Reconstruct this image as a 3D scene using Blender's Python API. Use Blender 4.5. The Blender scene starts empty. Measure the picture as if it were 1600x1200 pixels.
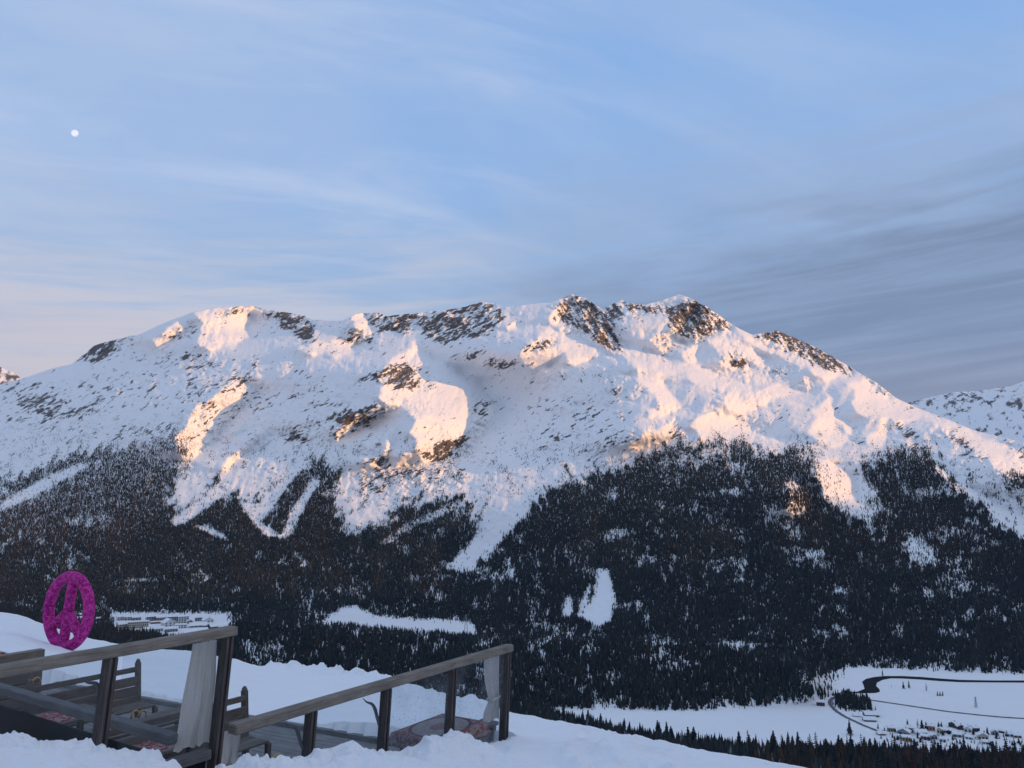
import bpy, bmesh, math, random
import numpy as np
from mathutils import Vector, Matrix
random.seed(7); RNG = np.random.default_rng(11)
SC = bpy.context.scene
COL = SC.collection

# ------------------------------------------------------------ camera
FPX = 1245.0; HORIZON = 764.0; EYE = 4.0
PITCH = math.atan((HORIZON - 600) / FPX)
cam_d = bpy.data.cameras.new('camera'); cam = bpy.data.objects.new('camera', cam_d); COL.objects.link(cam)
cam_d.sensor_width = 36; cam_d.lens = FPX / 1600 * 36
cam_d.clip_start = 0.2; cam_d.clip_end = 90000
cam.location = (0, 0, EYE); cam.rotation_euler = (math.radians(90) + PITCH, 0, 0)
SC.camera = cam

# ------------------------------------------------------------ light
SUN_AZ, SUN_EL = math.radians(108), math.radians(10)       # clockwise from the view direction
SUN = np.array([math.sin(SUN_AZ) * math.cos(SUN_EL), math.cos(SUN_AZ) * math.cos(SUN_EL), math.sin(SUN_EL)])
sl = bpy.data.lights.new('sun', 'SUN'); sl.energy = 4.5; sl.angle = math.radians(0.6); sl.color = (1.0, 0.49, 0.16)
sun = bpy.data.objects.new('sun', sl); COL.objects.link(sun)
sun.location = (60, 0, 60)
sun.rotation_euler = Vector(-SUN).to_track_quat('-Z', 'Y').to_euler()
SC.view_settings.view_transform = 'Standard'; SC.view_settings.look = 'None'
SC.view_settings.exposure = 0.05; SC.view_settings.gamma = 1.0

class NT:
    """small node-tree helper"""
    def __init__(s, tree): s.t = tree; s.n = tree.nodes; s.l = tree.links
    def node(s, kind, **kw):
        nd = s.n.new(kind)
        for k, v in kw.items(): setattr(nd, k, v)
        return nd
    def put(s, sock, v):
        if hasattr(v, 'is_output'): s.l.new(v, sock)
        else: sock.default_value = v
    def math(s, op, a, b=0.0, c=None, clamp=False):
        nd = s.node('ShaderNodeMath', operation=op, use_clamp=clamp); s.put(nd.inputs[0], a); s.put(nd.inputs[1], b)
        if c is not None: s.put(nd.inputs[2], c)
        return nd.outputs[0]
    def step(s, v, a, b, lo=0.0, hi=1.0):
        nd = s.node('ShaderNodeMapRange', interpolation_type='SMOOTHSTEP')
        s.put(nd.inputs[0], v); nd.inputs[1].default_value = a; nd.inputs[2].default_value = b
        nd.inputs[3].default_value = lo; nd.inputs[4].default_value = hi
        return nd.outputs[0]
    def mix(s, f, a, b, mode='MIX'):
        nd = s.node('ShaderNodeMix', data_type='RGBA', blend_type=mode)
        s.put(nd.inputs[0], f); s.put(nd.inputs[6], a); s.put(nd.inputs[7], b)
        return nd.outputs[2]
    def noise(s, vec, scale, detail=4, rough=0.55, dist=0.0, out=0):
        nd = s.node('ShaderNodeTexNoise'); s.put(nd.inputs['Vector'], vec)
        nd.inputs['Scale'].default_value = scale; nd.inputs['Detail'].default_value = detail
        nd.inputs['Roughness'].default_value = rough; nd.inputs['Distortion'].default_value = dist
        return nd.outputs[out]
    def mapping(s, vec, sc=(1, 1, 1), rot=(0, 0, 0), loc=(0, 0, 0)):
        nd = s.node('ShaderNodeMapping'); s.put(nd.inputs[0], vec)
        nd.inputs[1].default_value = loc; nd.inputs[2].default_value = rot; nd.inputs[3].default_value = sc
        return nd.outputs[0]
    def vmath(s, op, a, b=(0, 0, 0)):
        nd = s.node('ShaderNodeVectorMath', operation=op); s.put(nd.inputs[0], a); s.put(nd.inputs[1], b); return nd
def c4(r, g, b): return (r, g, b, 1.0)

world = bpy.data.worlds.new('World'); SC.world = world; world.use_nodes = True
def build_world():
    w = NT(world.node_tree); w.n.clear()
    D = w.node('ShaderNodeTexCoord').outputs['Generated']
    sep = w.node('ShaderNodeSeparateXYZ'); w.l.new(D, sep.inputs[0]); X, Y, Z = sep.outputs
    el = w.math('MULTIPLY', w.math('ARCSINE', Z), 57.2958)                  # degrees
    az = w.math('MULTIPLY', w.math('ARCTAN2', X, Y), 57.2958)               # 0 = north, + = east
    sky = w.node('ShaderNodeTexSky', sky_type='NISHITA')
    sky.sun_disc = False; sky.sun_elevation = SUN_EL; sky.sun_rotation = SUN_AZ; sky.altitude = 2200; sky.air_density = 1.0; sky.dust_density = 0.6
    nis = w.mix(1.0, sky.outputs[0], c4(SKYK, SKYK, SKYK), 'MULTIPLY')
    ramp = w.node('ShaderNodeValToRGB'); w.l.new(w.math('DIVIDE', el, 90.0), ramp.inputs[0])
    cr = ramp.color_ramp
    stops = [(0, (.38, .44, .56)), (.08, (.34, .44, .62)), (.15, (.31, .49, .77)), (.23, (.285, .50, .88)), (.33, (.255, .475, .88)), (.42, (.25, .455, .84)), (.56, (.38, .56, .88)), (1, (.50, .65, .94))]
    cr.elements[0].position, cr.elements[0].color = 0, c4(*stops[0][1]); cr.elements[1].position, cr.elements[1].color = 1, c4(*stops[-1][1])
    for p, c in stops[1:-1]: e = cr.elements.new(p); e.color = c4(*c)
    base = w.mix(0.85, nis, ramp.outputs[0])
    # the side of the sky where the sun stands is bright and warm
    dot = w.vmath('DOT_PRODUCT', D, tuple(SUN)).outputs['Value']
    glow = w.math('POWER', w.math('MAXIMUM', w.math('MULTIPLY_ADD', dot, 0.5, 0.5), 0.0), 4.0)
    glow = w.math('MULTIPLY', glow, w.step(dot, 0.45, 0.95))
    base = w.mix(glow, base, c4(2.5, 1.85, 1.2))
    # cloud plane coordinates
    den = w.math('ADD', w.math('MAXIMUM', Z, 0.0), 0.12)
    pv = w.node('ShaderNodeCombineXYZ'); w.l.new(w.math('DIVIDE', X, den), pv.inputs[0]); w.l.new(w.math('DIVIDE', Y, den), pv.inputs[1])
    P = w.mapping(pv.outputs[0], rot=(0, 0, math.radians(-24)))
    n1 = w.noise(w.mapping(P, sc=(0.55, 1.0, 1)), 0.9, 8, 0.60, 0.5)
    n2 = w.noise(w.mapping(P, sc=(0.35, 1.25, 1), loc=(3.1, 1.7, 0)), 2.3, 8, 0.6, 0.7)
    n3 = w.noise(w.mapping(P, sc=(0.8, 1, 1), loc=(9.1, 4.7, 0)), 0.55, 3, 0.5, 0.2)
    veil = w.math('MULTIPLY', w.step(n1, 0.36, 0.62), w.step(n3, 0.34, 0.58, 0.45, 1.0))
    base = w.mix(w.math('MULTIPLY', veil, 0.85), base, c4(.435, .54, .74))
    wis = w.math('MULTIPLY', w.math('MULTIPLY', w.step(n2, 0.44, 0.72), w.step(az, 12.0, -12.0, 0.35, 1.0)), 0.60)
    base = w.mix(wis, base, c4(.54, .63, .82))
    # low layered cloud, drawn out along the horizon
    cv = w.node('ShaderNodeCombineXYZ'); w.l.new(w.math('MULTIPLY', az, 0.030), cv.inputs[0])
    w.l.new(w.math('ADD', w.math('MULTIPLY', el, 0.20), w.math('MULTIPLY', az, -0.016)), cv.inputs[1])
    s1 = w.noise(cv.outputs[0], 1.6, 8, 0.62, 0.5); s2 = w.noise(w.mapping(cv.outputs[0], sc=(.7, 1.6, 1), loc=(5, 2, 0)), 2.6, 7, 0.6, 0.8)
    jit = w.math('MULTIPLY', w.math('SUBTRACT', s1, 0.5), 12.0)
    low = w.math('MULTIPLY', w.step(w.math('ADD', el, jit), 20.5, 11.0), w.step(az, 9.0, -10.0))
    low = w.math('MULTIPLY', low, w.step(s2, 0.36, 0.60, 0.20, 1.0))
    base = w.mix(w.math('MULTIPLY', low, 0.85), base, c4(.58, .59, .68))
    lowp = w.math('MULTIPLY', w.step(w.math('ADD', el, jit), 13.0, 7.0), w.step(az, 0.0, -16.0))
    base = w.mix(w.math('MULTIPLY', lowp, 0.45), base, c4(.70, .58, .58))
    mid = w.math('MULTIPLY', w.step(w.math('ADD', el, jit), 27.0, 19.0), w.step(az, -8.0, 10.0))
    mid = w.math('MULTIPLY', mid, w.step(s2, 0.30, 0.60, 0.35, 1.0))
    base = w.mix(w.math('MULTIPLY', mid, 0.60), base, c4(.31, .415, .62))
    edge = w.math('ADD', w.math('MULTIPLY', az, 0.16), w.math('MULTIPLY', w.math('SUBTRACT', s1, 0.5), 15.0))
    e2 = w.math('SUBTRACT', el, edge)
    band = w.math('MULTIPLY', w.step(e2, 17.5, 9.5), w.step(az, -16.0, 14.0))
    band = w.math('MULTIPLY', band, w.step(s2, 0.30, 0.66, 0.55, 1.0))
    base = w.mix(w.math('MULTIPLY', band, 1.0), base, c4(.185, .262, .42))
    pink = w.math('MULTIPLY', w.step(el, 10.5, 6.0), w.step(az, 12.0, 24.0))
    base = w.mix(w.math('MULTIPLY', pink, 0.40), base, c4(.29, .30, .40))
    bg = w.node('ShaderNodeBackground'); w.l.new(base, bg.inputs[0]); bg.inputs[1].default_value = 1.0
    out = w.node('ShaderNodeOutputWorld'); w.l.new(bg.outputs[0], out.inputs[0])
SKYK = 0.10
build_world()
SC.cycles.max_bounces = 6; SC.cycles.diffuse_bounces = 3; SC.cycles.transparent_max_bounces = 12

# ------------------------------------------------------------ general helpers
def ray(x, y):
    """pixel of the 1600x1200 photograph -> (X/Y, (Z-EYE)/Y) of the ray through it"""
    c = (np.asarray(x, float) - 800) / FPX; u = (600 - np.asarray(y, float)) / FPX
    yy = math.cos(PITCH) - u * math.sin(PITCH)
    return c / yy, (math.sin(PITCH) + u * math.cos(PITCH)) / yy
def tag(o, label=None, cat=None, group=None, kind=None):
    if label: o['label'] = label
    if cat: o['category'] = cat
    if group: o['group'] = group
    if kind: o['kind'] = kind
    return o
def raw_mesh(name, V, Fc, mats=(), smooth=False, attrs=None, matidx=None):
    """numpy vertices and equal-sized faces -> object"""
    V = np.ascontiguousarray(V, np.float32); Fc = np.ascontiguousarray(Fc, np.int32); k = Fc.shape[1]
    me = bpy.data.meshes.new(name); me.vertices.add(len(V)); me.vertices.foreach_set('co', V.ravel())
    me.loops.add(Fc.size); me.loops.foreach_set('vertex_index', Fc.ravel())
    me.polygons.add(len(Fc)); me.polygons.foreach_set('loop_start', np.arange(0, Fc.size, k, dtype=np.int32))
    if smooth: me.polygons.foreach_set('use_smooth', np.ones(len(Fc), bool))
    for m in mats: me.materials.append(m)
    if matidx is not None: me.polygons.foreach_set('material_index', np.asarray(matidx, np.int32))
    for nm, a in (attrs or {}).items():
        at = me.attributes.new(nm, 'FLOAT', 'POINT'); at.data.foreach_set('value', np.ascontiguousarray(a, np.float32))
    me.update(calc_edges=True)
    o = bpy.data.objects.new(name, me); COL.objects.link(o); return o
_LAT = [np.random.default_rng(100 + i).uniform(-1, 1, (256, 256)) for i in range(16)]
def vnoise(x, y, seed=0):
    L = _LAT[seed % 16]; x = np.asarray(x, float) + 37.3 * seed; y = np.asarray(y, float) + 17.9 * seed
    xi = np.floor(x).astype(int); yi = np.floor(y).astype(int); fx = x - xi; fy = y - yi
    fx = fx * fx * fx * (fx * (fx * 6 - 15) + 10); fy = fy * fy * fy * (fy * (fy * 6 - 15) + 10)
    a = L[xi & 255, yi & 255]; b = L[(xi + 1) & 255, yi & 255]; c = L[xi & 255, (yi + 1) & 255]; d = L[(xi + 1) & 255, (yi + 1) & 255]
    return (a + (b - a) * fx) + ((c + (d - c) * fx) - (a + (b - a) * fx)) * fy
def fbm(x, y, octs=4, seed=0, gain=0.5):
    s = 0; a = 1; n = 0
    for i in range(octs): s = s + a * vnoise(np.asarray(x) * 2 ** i, np.asarray(y) * 2 ** i, seed + i); n += a; a *= gain
    return s / n
def ridged(x, y, octs=4, seed=0, gain=0.5):
    s = 0; a = 1; n = 0
    for i in range(octs): s = s + a * (1 - 2.2 * np.abs(vnoise(np.asarray(x) * 2 ** i, np.asarray(y) * 2 ** i, seed + i))); n += a; a *= gain
    return s / n
def sstep(v, a, b): q = np.clip((v - a) / (b - a), 0, 1); return q * q * (3 - 2 * q)
def curve(pts): xs, ys = zip(*pts); return lambda x: np.interp(x, xs, ys)
def inpoly(px, py, poly):
    r = np.zeros(px.shape, bool); n = len(poly)
    for i in range(n):
        x0, y0 = poly[i]; x1, y1 = poly[(i + 1) % n]
        if y0 == y1: continue
        r ^= ((py < y0) != (py < y1)) & (px < (x1 - x0) * (py - y0) / (y1 - y0) + x0)
    return r
def blur(a, s):
    """gaussian blur by FFT with mirrored edges"""
    b = np.concatenate([a, a[::-1]], 0); b = np.concatenate([b, b[:, ::-1]], 1)
    ky = np.fft.fftfreq(b.shape[0])[:, None]; kx = np.fft.fftfreq(b.shape[1])[None]
    return np.fft.ifft2(np.fft.fft2(b) * np.exp(-2 * (math.pi * s) ** 2 * (kx * kx + ky * ky))).real[:a.shape[0], :a.shape[1]]
def principled(name, color, rough=0.8, spec=0.3):
    m = bpy.data.materials.new(name); m.use_nodes = True; t = NT(m.node_tree); b = t.n['Principled BSDF']
    b.inputs['Base Color'].default_value = c4(*color); b.inputs['Roughness'].default_value = rough; b.inputs['Specular IOR Level'].default_value = spec
    return m, t, b
# ------------------------------------------------------------ the mountain and the valley: one relief surveyed from the photograph
SKYLINE = curve([(-320, 700), (-200, 660), (-80, 622), (0, 601), (40, 590), (80, 576), (112, 569), (150, 538), (190, 528), (217, 523), (250, 507), (300, 488), (340, 480), (395, 478), (420, 485), (470, 491), (490, 499), (535, 501), (556, 490), (590, 488), (605, 494), (650, 489), (700, 484), (730, 478), (752, 471), (775, 474), (785, 480), (830, 475), (862, 472), (880, 465), (891, 460), (905, 463), (921, 468), (930, 477), (940, 482), (962, 473), (972, 469), (982, 474), (1010, 476), (1030, 470), (1046, 465), (1060, 460), (1078, 466), (1108, 482), (1150, 511), (1175, 523), (1213, 516), (1240, 527), (1262, 537), (1300, 557), (1318, 567), (1332, 576), (1350, 587), (1370, 598), (1400, 622), (1440, 640), (1480, 655), (1520, 672), (1560, 682), (1600, 692), (1660, 716), (1760, 750), (1920, 800)])
RIDGE_Y = curve([(-320, 5600), (0, 5200), (300, 4800), (600, 4600), (900, 4500), (1070, 4400), (1200, 4200), (1330, 3900), (1430, 3650), (1600, 3150), (1920, 2500)])
FOOT = curve([(-320, 950), (0, 950), (500, 958), (750, 966), (860, 985), (1000, 1000), (1200, 1020), (1290, 1036), (1320, 1042), (1450, 1048), (1600, 1056), (1920, 1072)])
NEAR = curve([(-320, 930), (0, 946), (60, 962), (150, 980), (240, 994), (300, 1015), (370, 1040), (500, 1080), (700, 1110), (870, 1124), (1000, 1156), (1150, 1174), (1300, 1178), (1370, 1180), (1600, 1188), (1920, 1194)])
HILL0 = curve([(290, 1000), (370, 1062), (870, 1107), (1000, 1111), (1120, 1110), (1200, 1104), (1290, 1096), (1322, 1076)])
HILL1 = curve([(290, 1000), (330, 978), (370, 974), (500, 982), (740, 1002), (860, 1006), (1000, 1003), (1100, 1006), (1200, 1024), (1290, 1050), (1322, 1076)])
GX = np.arange(-320, 1921, 2.0); GY = np.arange(440, 1251, 2.0)
PX, PY = np.meshgrid(GX, GY)
VALLEY = 400.0
def base_relief():
    _, T = ray(800, GY); T = T[:, None] + 0 * PX
    valley = VALLEY / np.maximum(-T, 0.02)
    Yb = valley.copy()
    tsky = ray(800, SKYLINE(GX))[1]; yr = RIDGE_Y(GX)
    tf = ray(800, FOOT(GX))[1]; yf = VALLEY / -tf
    s = np.linspace(0, 1, 60)
    for j in range(len(GX)):
        Ys = yf[j] + (yr[j] - yf[j]) * s; Zs = -VALLEY + (tsky[j] * yr[j] + VALLEY) * (0.45 * s + 0.55 * s ** 1.35)
        t = np.maximum.accumulate(Zs / Ys); t = t + np.arange(60) * 1e-9
        col = T[:, j]; yy = np.interp(col, t, Ys)
        above = col > t[-1]; yy = np.where(above, yr[j] * (1 + 1.2 * (col - t[-1])), yy)
        Yb[:, j] = np.where(col >= tf[j], yy, Yb[:, j])
    # wooded hill standing in the valley
    h0, h1 = HILL0(GX)[None], HILL1(GX)[None]
    y0 = VALLEY / -ray(800, h0)[1]; y1 = 0.82 * VALLEY / -ray(800, h1)[1]
    q = np.clip((h0 - PY) / np.maximum(h0 - h1, 1), 0, 1)
    inside = (PY <= h0) & (PY >= h1) & (PX > 292) & (PX < 1320)
    taper = sstep(PX, 290, 360) * sstep(PX, 1322, 1250)
    hy = y0 + (y1 - y0) * q
    Yb = np.where(inside, Yb + (hy - Yb) * taper, Yb)
    # our own side of the valley
    yn = NEAR(GX)[None]; Yn = VALLEY / -ray(800, yn)[1]
    q = np.clip((PY - yn) / (1250 - yn), 0, 1)
    Yb = np.where(PY > yn, Yn + (700 - Yn) * q ** 0.8, Yb)
    return Yb
YB = base_relief()

# sunlit shoulders: the outlines of the faces that look towards the low sun
LIT = [
 [(301,485),(350,478),(401,480),(396,506),(385,513),(396,531),(353,547),(308,538),(317,520),(315,506)],
 [(236,533),(256,514),(290,496),(302,502),(288,520),(262,536),(243,541)], [(403,481),(470,492),(472,498),(403,487)],
 [(360,594),(380,592),(402,603),(403,622),(380,638),(364,650),(343,681),(315,706),(297,720),(273,709),(276,685),(290,664),(308,632),(336,618)],
 [(360,678),(385,659),(388,664),(374,678),(364,681)], [(343,730),(371,706),(413,671),(418,681),(378,716),(350,734)],
 [(461,545),(503,531),(545,528),(561,531),(548,541),(548,559),(510,555),(464,550)], [(555,492),(566,488),(580,503),(582,527),(569,524),(555,512)],
 [(643,532),(664,548),(692,568),(720,578),(750,595),(784,631),(778,655),(756,680),(738,694),(716,713),(678,718),(660,725),(650,705),(655,690),(645,680),(648,655),(634,642),(606,634),(596,620),(600,600),(592,588),(608,570),(625,556),(636,550)],
 [(526,684),(530,658),(559,646),(587,636),(622,629),(625,636),(590,650),(566,664),(545,681)],
 [(566,720),(594,713),(611,667),(618,692),(597,716),(580,730)], [(618,727),(636,706),(650,709),(639,727)], [(636,674),(650,660),(653,671),(643,678)],
 [(790,513),(807,499),(807,510),(797,517)],
 [(807,569),(814,545),(835,531),(856,513),(875,520),(891,527),(905,527),(915,531),(940,548),(975,566),(938,559),(915,568),(887,568),(880,545),(866,566),(838,575)],
 [(856,495),(873,478),(888,462),(893,472),(885,490),(873,505),(860,505)], [(912,490),(926,480),(930,496),(915,510)], [(933,512),(950,510),(975,555),(965,558),(930,535)],
 [(961,531),(982,541),(1010,548),(1059,569),(1097,573),(1146,594),(1209,622),(1208,632),(1185,636),(1171,646),(1143,643),(1129,632),(1136,618),(1115,604),(1080,597),(1069,587),(1073,580),(1045,583),(1017,580),(996,580),(978,559)],
 [(996,587),(1010,590),(1031,594),(1045,611),(1062,632),(1052,650),(1027,646),(1024,622),(1010,604)], [(1010,639),(1027,639),(1041,650),(1017,652)],
 [(1080,664),(1097,650),(1118,646),(1146,653),(1171,671),(1216,685),(1220,690),(1150,692),(1090,690)], [(1117,632),(1129,643),(1171,667),(1150,657),(1129,646)],
 [(975,699),(996,685),(1024,667),(1045,657),(1069,664),(1080,681),(1066,685),(1041,688),(996,699)],
 [(1041,510),(1052,490),(1066,482),(1070,500),(1060,525)], [(1085,515),(1100,490),(1125,498),(1150,520),(1115,517),(1085,538)],
 [(1010,531),(1038,520),(1066,538),(1045,548),(1031,548)], [(1066,548),(1090,538),(1094,559),(1090,569),(1069,566)],
 [(1108,527),(1129,524),(1150,531),(1178,545),(1206,562),(1195,573),(1171,562),(1164,580),(1132,576),(1122,573),(1132,559),(1115,541)],
 [(1150,513),(1175,524),(1210,545),(1255,569),(1250,576),(1213,555),(1171,534)],
 [(1178,524),(1220,515),(1255,531),(1300,557),(1330,580),(1321,594),(1290,590),(1255,573),(1220,548)],
 [(1181,611),(1220,600),(1260,612),(1240,618),(1200,620)], [(1230,625),(1258,632),(1258,636),(1230,634)],
 [(1289,616),(1300,622),(1295,635),(1304,648),(1333,667),(1335,680),(1320,676),(1317,670),(1304,657),(1304,670),(1327,686),(1342,695),(1311,697),(1273,689),(1257,680),(1270,664),(1276,651),(1270,642),(1285,635)],
 [(1320,600),(1346,597),(1365,600),(1390,622),(1422,632),(1463,650),(1494,664),(1536,684),(1600,712),(1700,760),(1700,800),(1599,765),(1564,743),(1548,721),(1517,698),(1485,689),(1469,664),(1441,651),(1403,664),(1387,657),(1374,670),(1377,648),(1342,645),(1327,629),(1333,616)],
 [(1403,683),(1422,689),(1463,727),(1504,756),(1532,768),(1564,787),(1583,800),(1640,830),(1640,860),(1596,838),(1564,822),(1532,787),(1501,771),(1463,736),(1437,708)],
 [(1273,721),(1304,721),(1342,755),(1349,787),(1377,784),(1365,816),(1327,800),(1289,781),(1279,749)], [(1232,752),(1263,759),(1270,790),(1263,806),(1228,800)],
 [(1352,686),(1377,664),(1387,683),(1377,698),(1358,695)], [(880,630),(895,624),(907,638),(895,643)], [(1220,838),(1240,825),(1250,840),(1235,852)],
]
wx = PX + 9 * fbm(PX / 20, PY / 20, 4, 1, .6); wy = PY + 8 * fbm(PX / 20, PY / 20, 4, 5, .6)
def raster(polys, warp=True):
    m = np.zeros(PX.shape); gx, gy = (wx, wy) if warp else (PX, PY)
    for q in polys:
        d = 1.0
        if not isinstance(q[0][0], (int, float)): q, d = q
        xs = [a for a, b in q]; ys = [b for a, b in q]
        j0 = max(0, int((min(xs) - 10 + 320) // 2)); j1 = int((max(xs) + 12 + 320) // 2); i0 = max(0, int((min(ys) - 10 - 440) // 2)); i1 = int((max(ys) + 12 - 440) // 2)
        sl_ = (slice(i0, i1), slice(j0, j1)); m[sl_] = np.maximum(m[sl_], d * inpoly(gx[sl_], gy[sl_], q))
    return m
LITM = blur(raster(LIT), 0.6)
def solve_relief():
    """turn the sunlit outlines into relief: inside them the ground leans to the sun, outside it leans away"""
    u0 = np.log(YB); h = 2.0 / FPX
    az = np.arctan((GX - 800) / FPX / math.cos(PITCH))[None]
    d = np.stack([np.sin(az), np.cos(az), 0 * az]); ex = np.stack([np.cos(az), -np.sin(az), 0 * az])
    gx0 = np.gradient(u0, axis=1) / h; gy0 = -np.gradient(u0, axis=0) / h          # y grows downwards
    q = np.clip(blur(gy0, 4), 0.6, 2.2)
    p0 = -(-(SUN[0] * d[0] + SUN[1] * d[1]) + q * SUN[2]) / (SUN[0] * ex[0] + SUN[1] * ex[1])
    p0 = np.clip(p0, -1.6, 0.4)
    right = sstep(PX, 930, 1030) * sstep(PY, 720, 690)
    ribs = ridged((PX + .55 * PY) / 30, (PY - .5 * PX) / 75, 3, 4)                   # small spurs catch the light between the big faces
    tgt = p0 + LIT_A * LITM - SHADE_B * (1 - LITM) * (1 - right * (.55 + .75 * sstep(ribs, -.1, .5)))
    sky = SKYLINE(GX)[None]; alp = sstep(PY, 880, 760) * sstep(PY, sky - 40, sky - 8)
    Gx = gx0 + (tgt - gx0) * alp
    Gy = gy0 + 0.0
    Gx *= h; Gy *= -h
    # screened Poisson in u - u0
    rx = Gx - np.gradient(u0, axis=1); ry = Gy - np.gradient(u0, axis=0)
    div = np.zeros_like(u0); div[:, 1:] += rx[:, 1:] * .5 + 0; div[:, :-1] += 0
    div = np.gradient(rx, axis=1) + np.gradient(ry, axis=0)
    b = np.concatenate([div, div[::-1]], 0); b = np.concatenate([b, b[:, ::-1]], 1)
    ky = np.fft.fftfreq(b.shape[0])[:, None] * 2 * math.pi; kx = np.fft.fftfreq(b.shape[1])[None] * 2 * math.pi
    AN = 0.04                                                                        # lets rows follow the sun pattern more freely
    den = kx * kx + AN * ky * ky + LAM
    w = np.fft.ifft2(np.fft.fft2(-b) / den).real[:u0.shape[0], :u0.shape[1]]
    return u0 + w * sstep(PY, 930, 800)
LIT_A, SHADE_B, LAM = 1.6, 0.9, 0.00008
U = solve_relief()
def bil(A, x, y):
    fx = np.clip((np.asarray(x) - GX[0]) / 2, 0, len(GX) - 1.001); fy = np.clip((np.asarray(y) - GY[0]) / 2, 0, len(GY) - 1.001)
    i = fy.astype(int); j = fx.astype(int); a = fx - j; b = fy - i
    return (A[i, j] * (1 - a) + A[i, j + 1] * a) * (1 - b) + (A[i + 1, j] * (1 - a) + A[i + 1, j + 1] * a) * b

ROCKS = [
 ([(112,573),(150,536),(217,522),(215,535),(157,566)], .75), ([(199,552),(266,548),(340,555),(336,573),(290,562),(241,576),(210,562)], .5), ([(399,499),(413,485),(472,490),(494,502),(487,520),(466,527),(441,506)], .85),
 ([(0,650),(52,618),(158,618),(164,636),(115,650),(35,657)], .42), ([(338,489),(381,480),(381,492),(350,499)], .7), ([(255,525),(300,508),(310,513),(270,530)], .7),
 ([(565,486),(594,488),(625,490),(700,481),(752,470),(783,478),(786,499),(765,520),(702,533),(664,524),(650,513),(622,520),(580,510)], .82),
 ([(524,517),(555,512),(587,531),(580,541),(552,531),(527,531)], .8), ([(440,490),(489,500),(496,527),(471,534),(461,520)], .7), ([(692,552),(751,548),(811,569),(811,576),(776,580),(793,594),(765,580),(741,562)], .55),
 ([(608,576),(625,569),(664,576),(650,587),(685,608),(650,604),(625,611),(597,597),(555,611),(552,597)], .6), ([(440,667),(510,650),(594,629),(625,636),(559,671),(531,685),(510,681),(461,699),(440,685)], .6),
 ([(744,615),(769,632),(758,664),(737,681),(720,706),(664,723),(664,695),(713,685),(744,657)], .66),
 ([(856,482),(894,459),(929,474),(954,510),(978,555),(954,548),(933,531),(922,517),(891,520),(873,503)], .85), ([(810,545),(838,531),(873,520),(870,538),(845,552),(814,555)], .58),
 ([(940,486),(972,468),(1010,480),(1041,468),(1055,470),(1041,492),(1017,496),(982,506),(954,506)], .6), ([(1041,506),(1055,468),(1070,466),(1104,480),(1143,508),(1150,520),(1115,520),(1087,538),(1069,534),(1052,527),(1038,515)], .92),
 ([(1010,531),(1031,524),(1059,538),(1052,548),(1031,552)], .7), ([(1122,573),(1150,545),(1171,559),(1164,580)], .55), ([(1180,562),(1237,580),(1234,587),(1200,580)], .45),
 ([(1178,524),(1213,515),(1240,525),(1262,535),(1300,555),(1332,576),(1328,590),(1286,576),(1241,552),(1209,541)], .84), ([(1038,657),(1059,657),(1062,681),(1045,678)], .7), ([(947,601),(996,608),(1010,608),(996,629),(947,618)], .42),
 ([(1390,657),(1422,670),(1444,698),(1434,714),(1418,698),(1403,676)], .55), ([(1466,664),(1517,689),(1536,721),(1510,727),(1494,702),(1479,686)], .55), ([(1344,592),(1378,598),(1400,620),(1370,612)], .5), ([(1560,690),(1600,700),(1640,740),(1600,740)], .5),
 ([(440,560),(520,600),(540,640),(470,640),(430,600)], .22), ([(0,600),(400,560),(440,640),(300,690),(0,690)], .26), ([(560,690),(720,720),(740,760),(560,790)], .3), ([(820,570),(960,580),(1000,700),(840,740)], .2),
]
ROCKM = blur(raster(ROCKS), 2.5)
FLAT = blur(((PY > FOOT(GX)[None]) & (PY < NEAR(GX)[None]) & ~((PY < HILL0(GX)[None]) & (PY > HILL1(GX)[None] - 3) & (PX > 292) & (PX < 1322))).astype(float), 1.5)
def rockvalue(x, y, d):
    """positive where bare rock shows through the snow"""
    c, s_ = math.cos(.50), math.sin(.50)
    ua = x * c - y * s_; va = x * s_ + y * c
    va = va + 3.0 * fbm(ua / 25, va / 25, 2, 7)
    c, s_ = math.cos(-.95), math.sin(-.95); ub = x * c - y * s_; vb = x * s_ + y * c; vb = vb + 2.5 * fbm(ub / 20, vb / 20, 2, 12)
    d = np.minimum(d, .80) * (0.45 + 0.85 * sstep(fbm(x / 36, y / 22, 3, 15), -.30, .25) * (1 - sstep(d, .6, .8)) + .36 * sstep(d, .6, .8))
    n1 = 0.30 * fbm(ua / 20, va / 5.5, 3, 3, 0.6) + 0.50 * fbm(ua / 7.5, va / 2.4, 3, 10, 0.65)
    n2 = 0.30 * fbm(ub / 22, vb / 5.5, 3, 6, 0.6) + 0.50 * fbm(ub / 9, vb / 2.4, 3, 13, 0.65)
    steep = sstep(x, 820, 870) * sstep(y, 640, 600) * .8
    return n1 * (1 - steep) + n2 * steep - (0.37 - 0.71 * d) - .3 * sstep(y, 740, 860)
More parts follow.
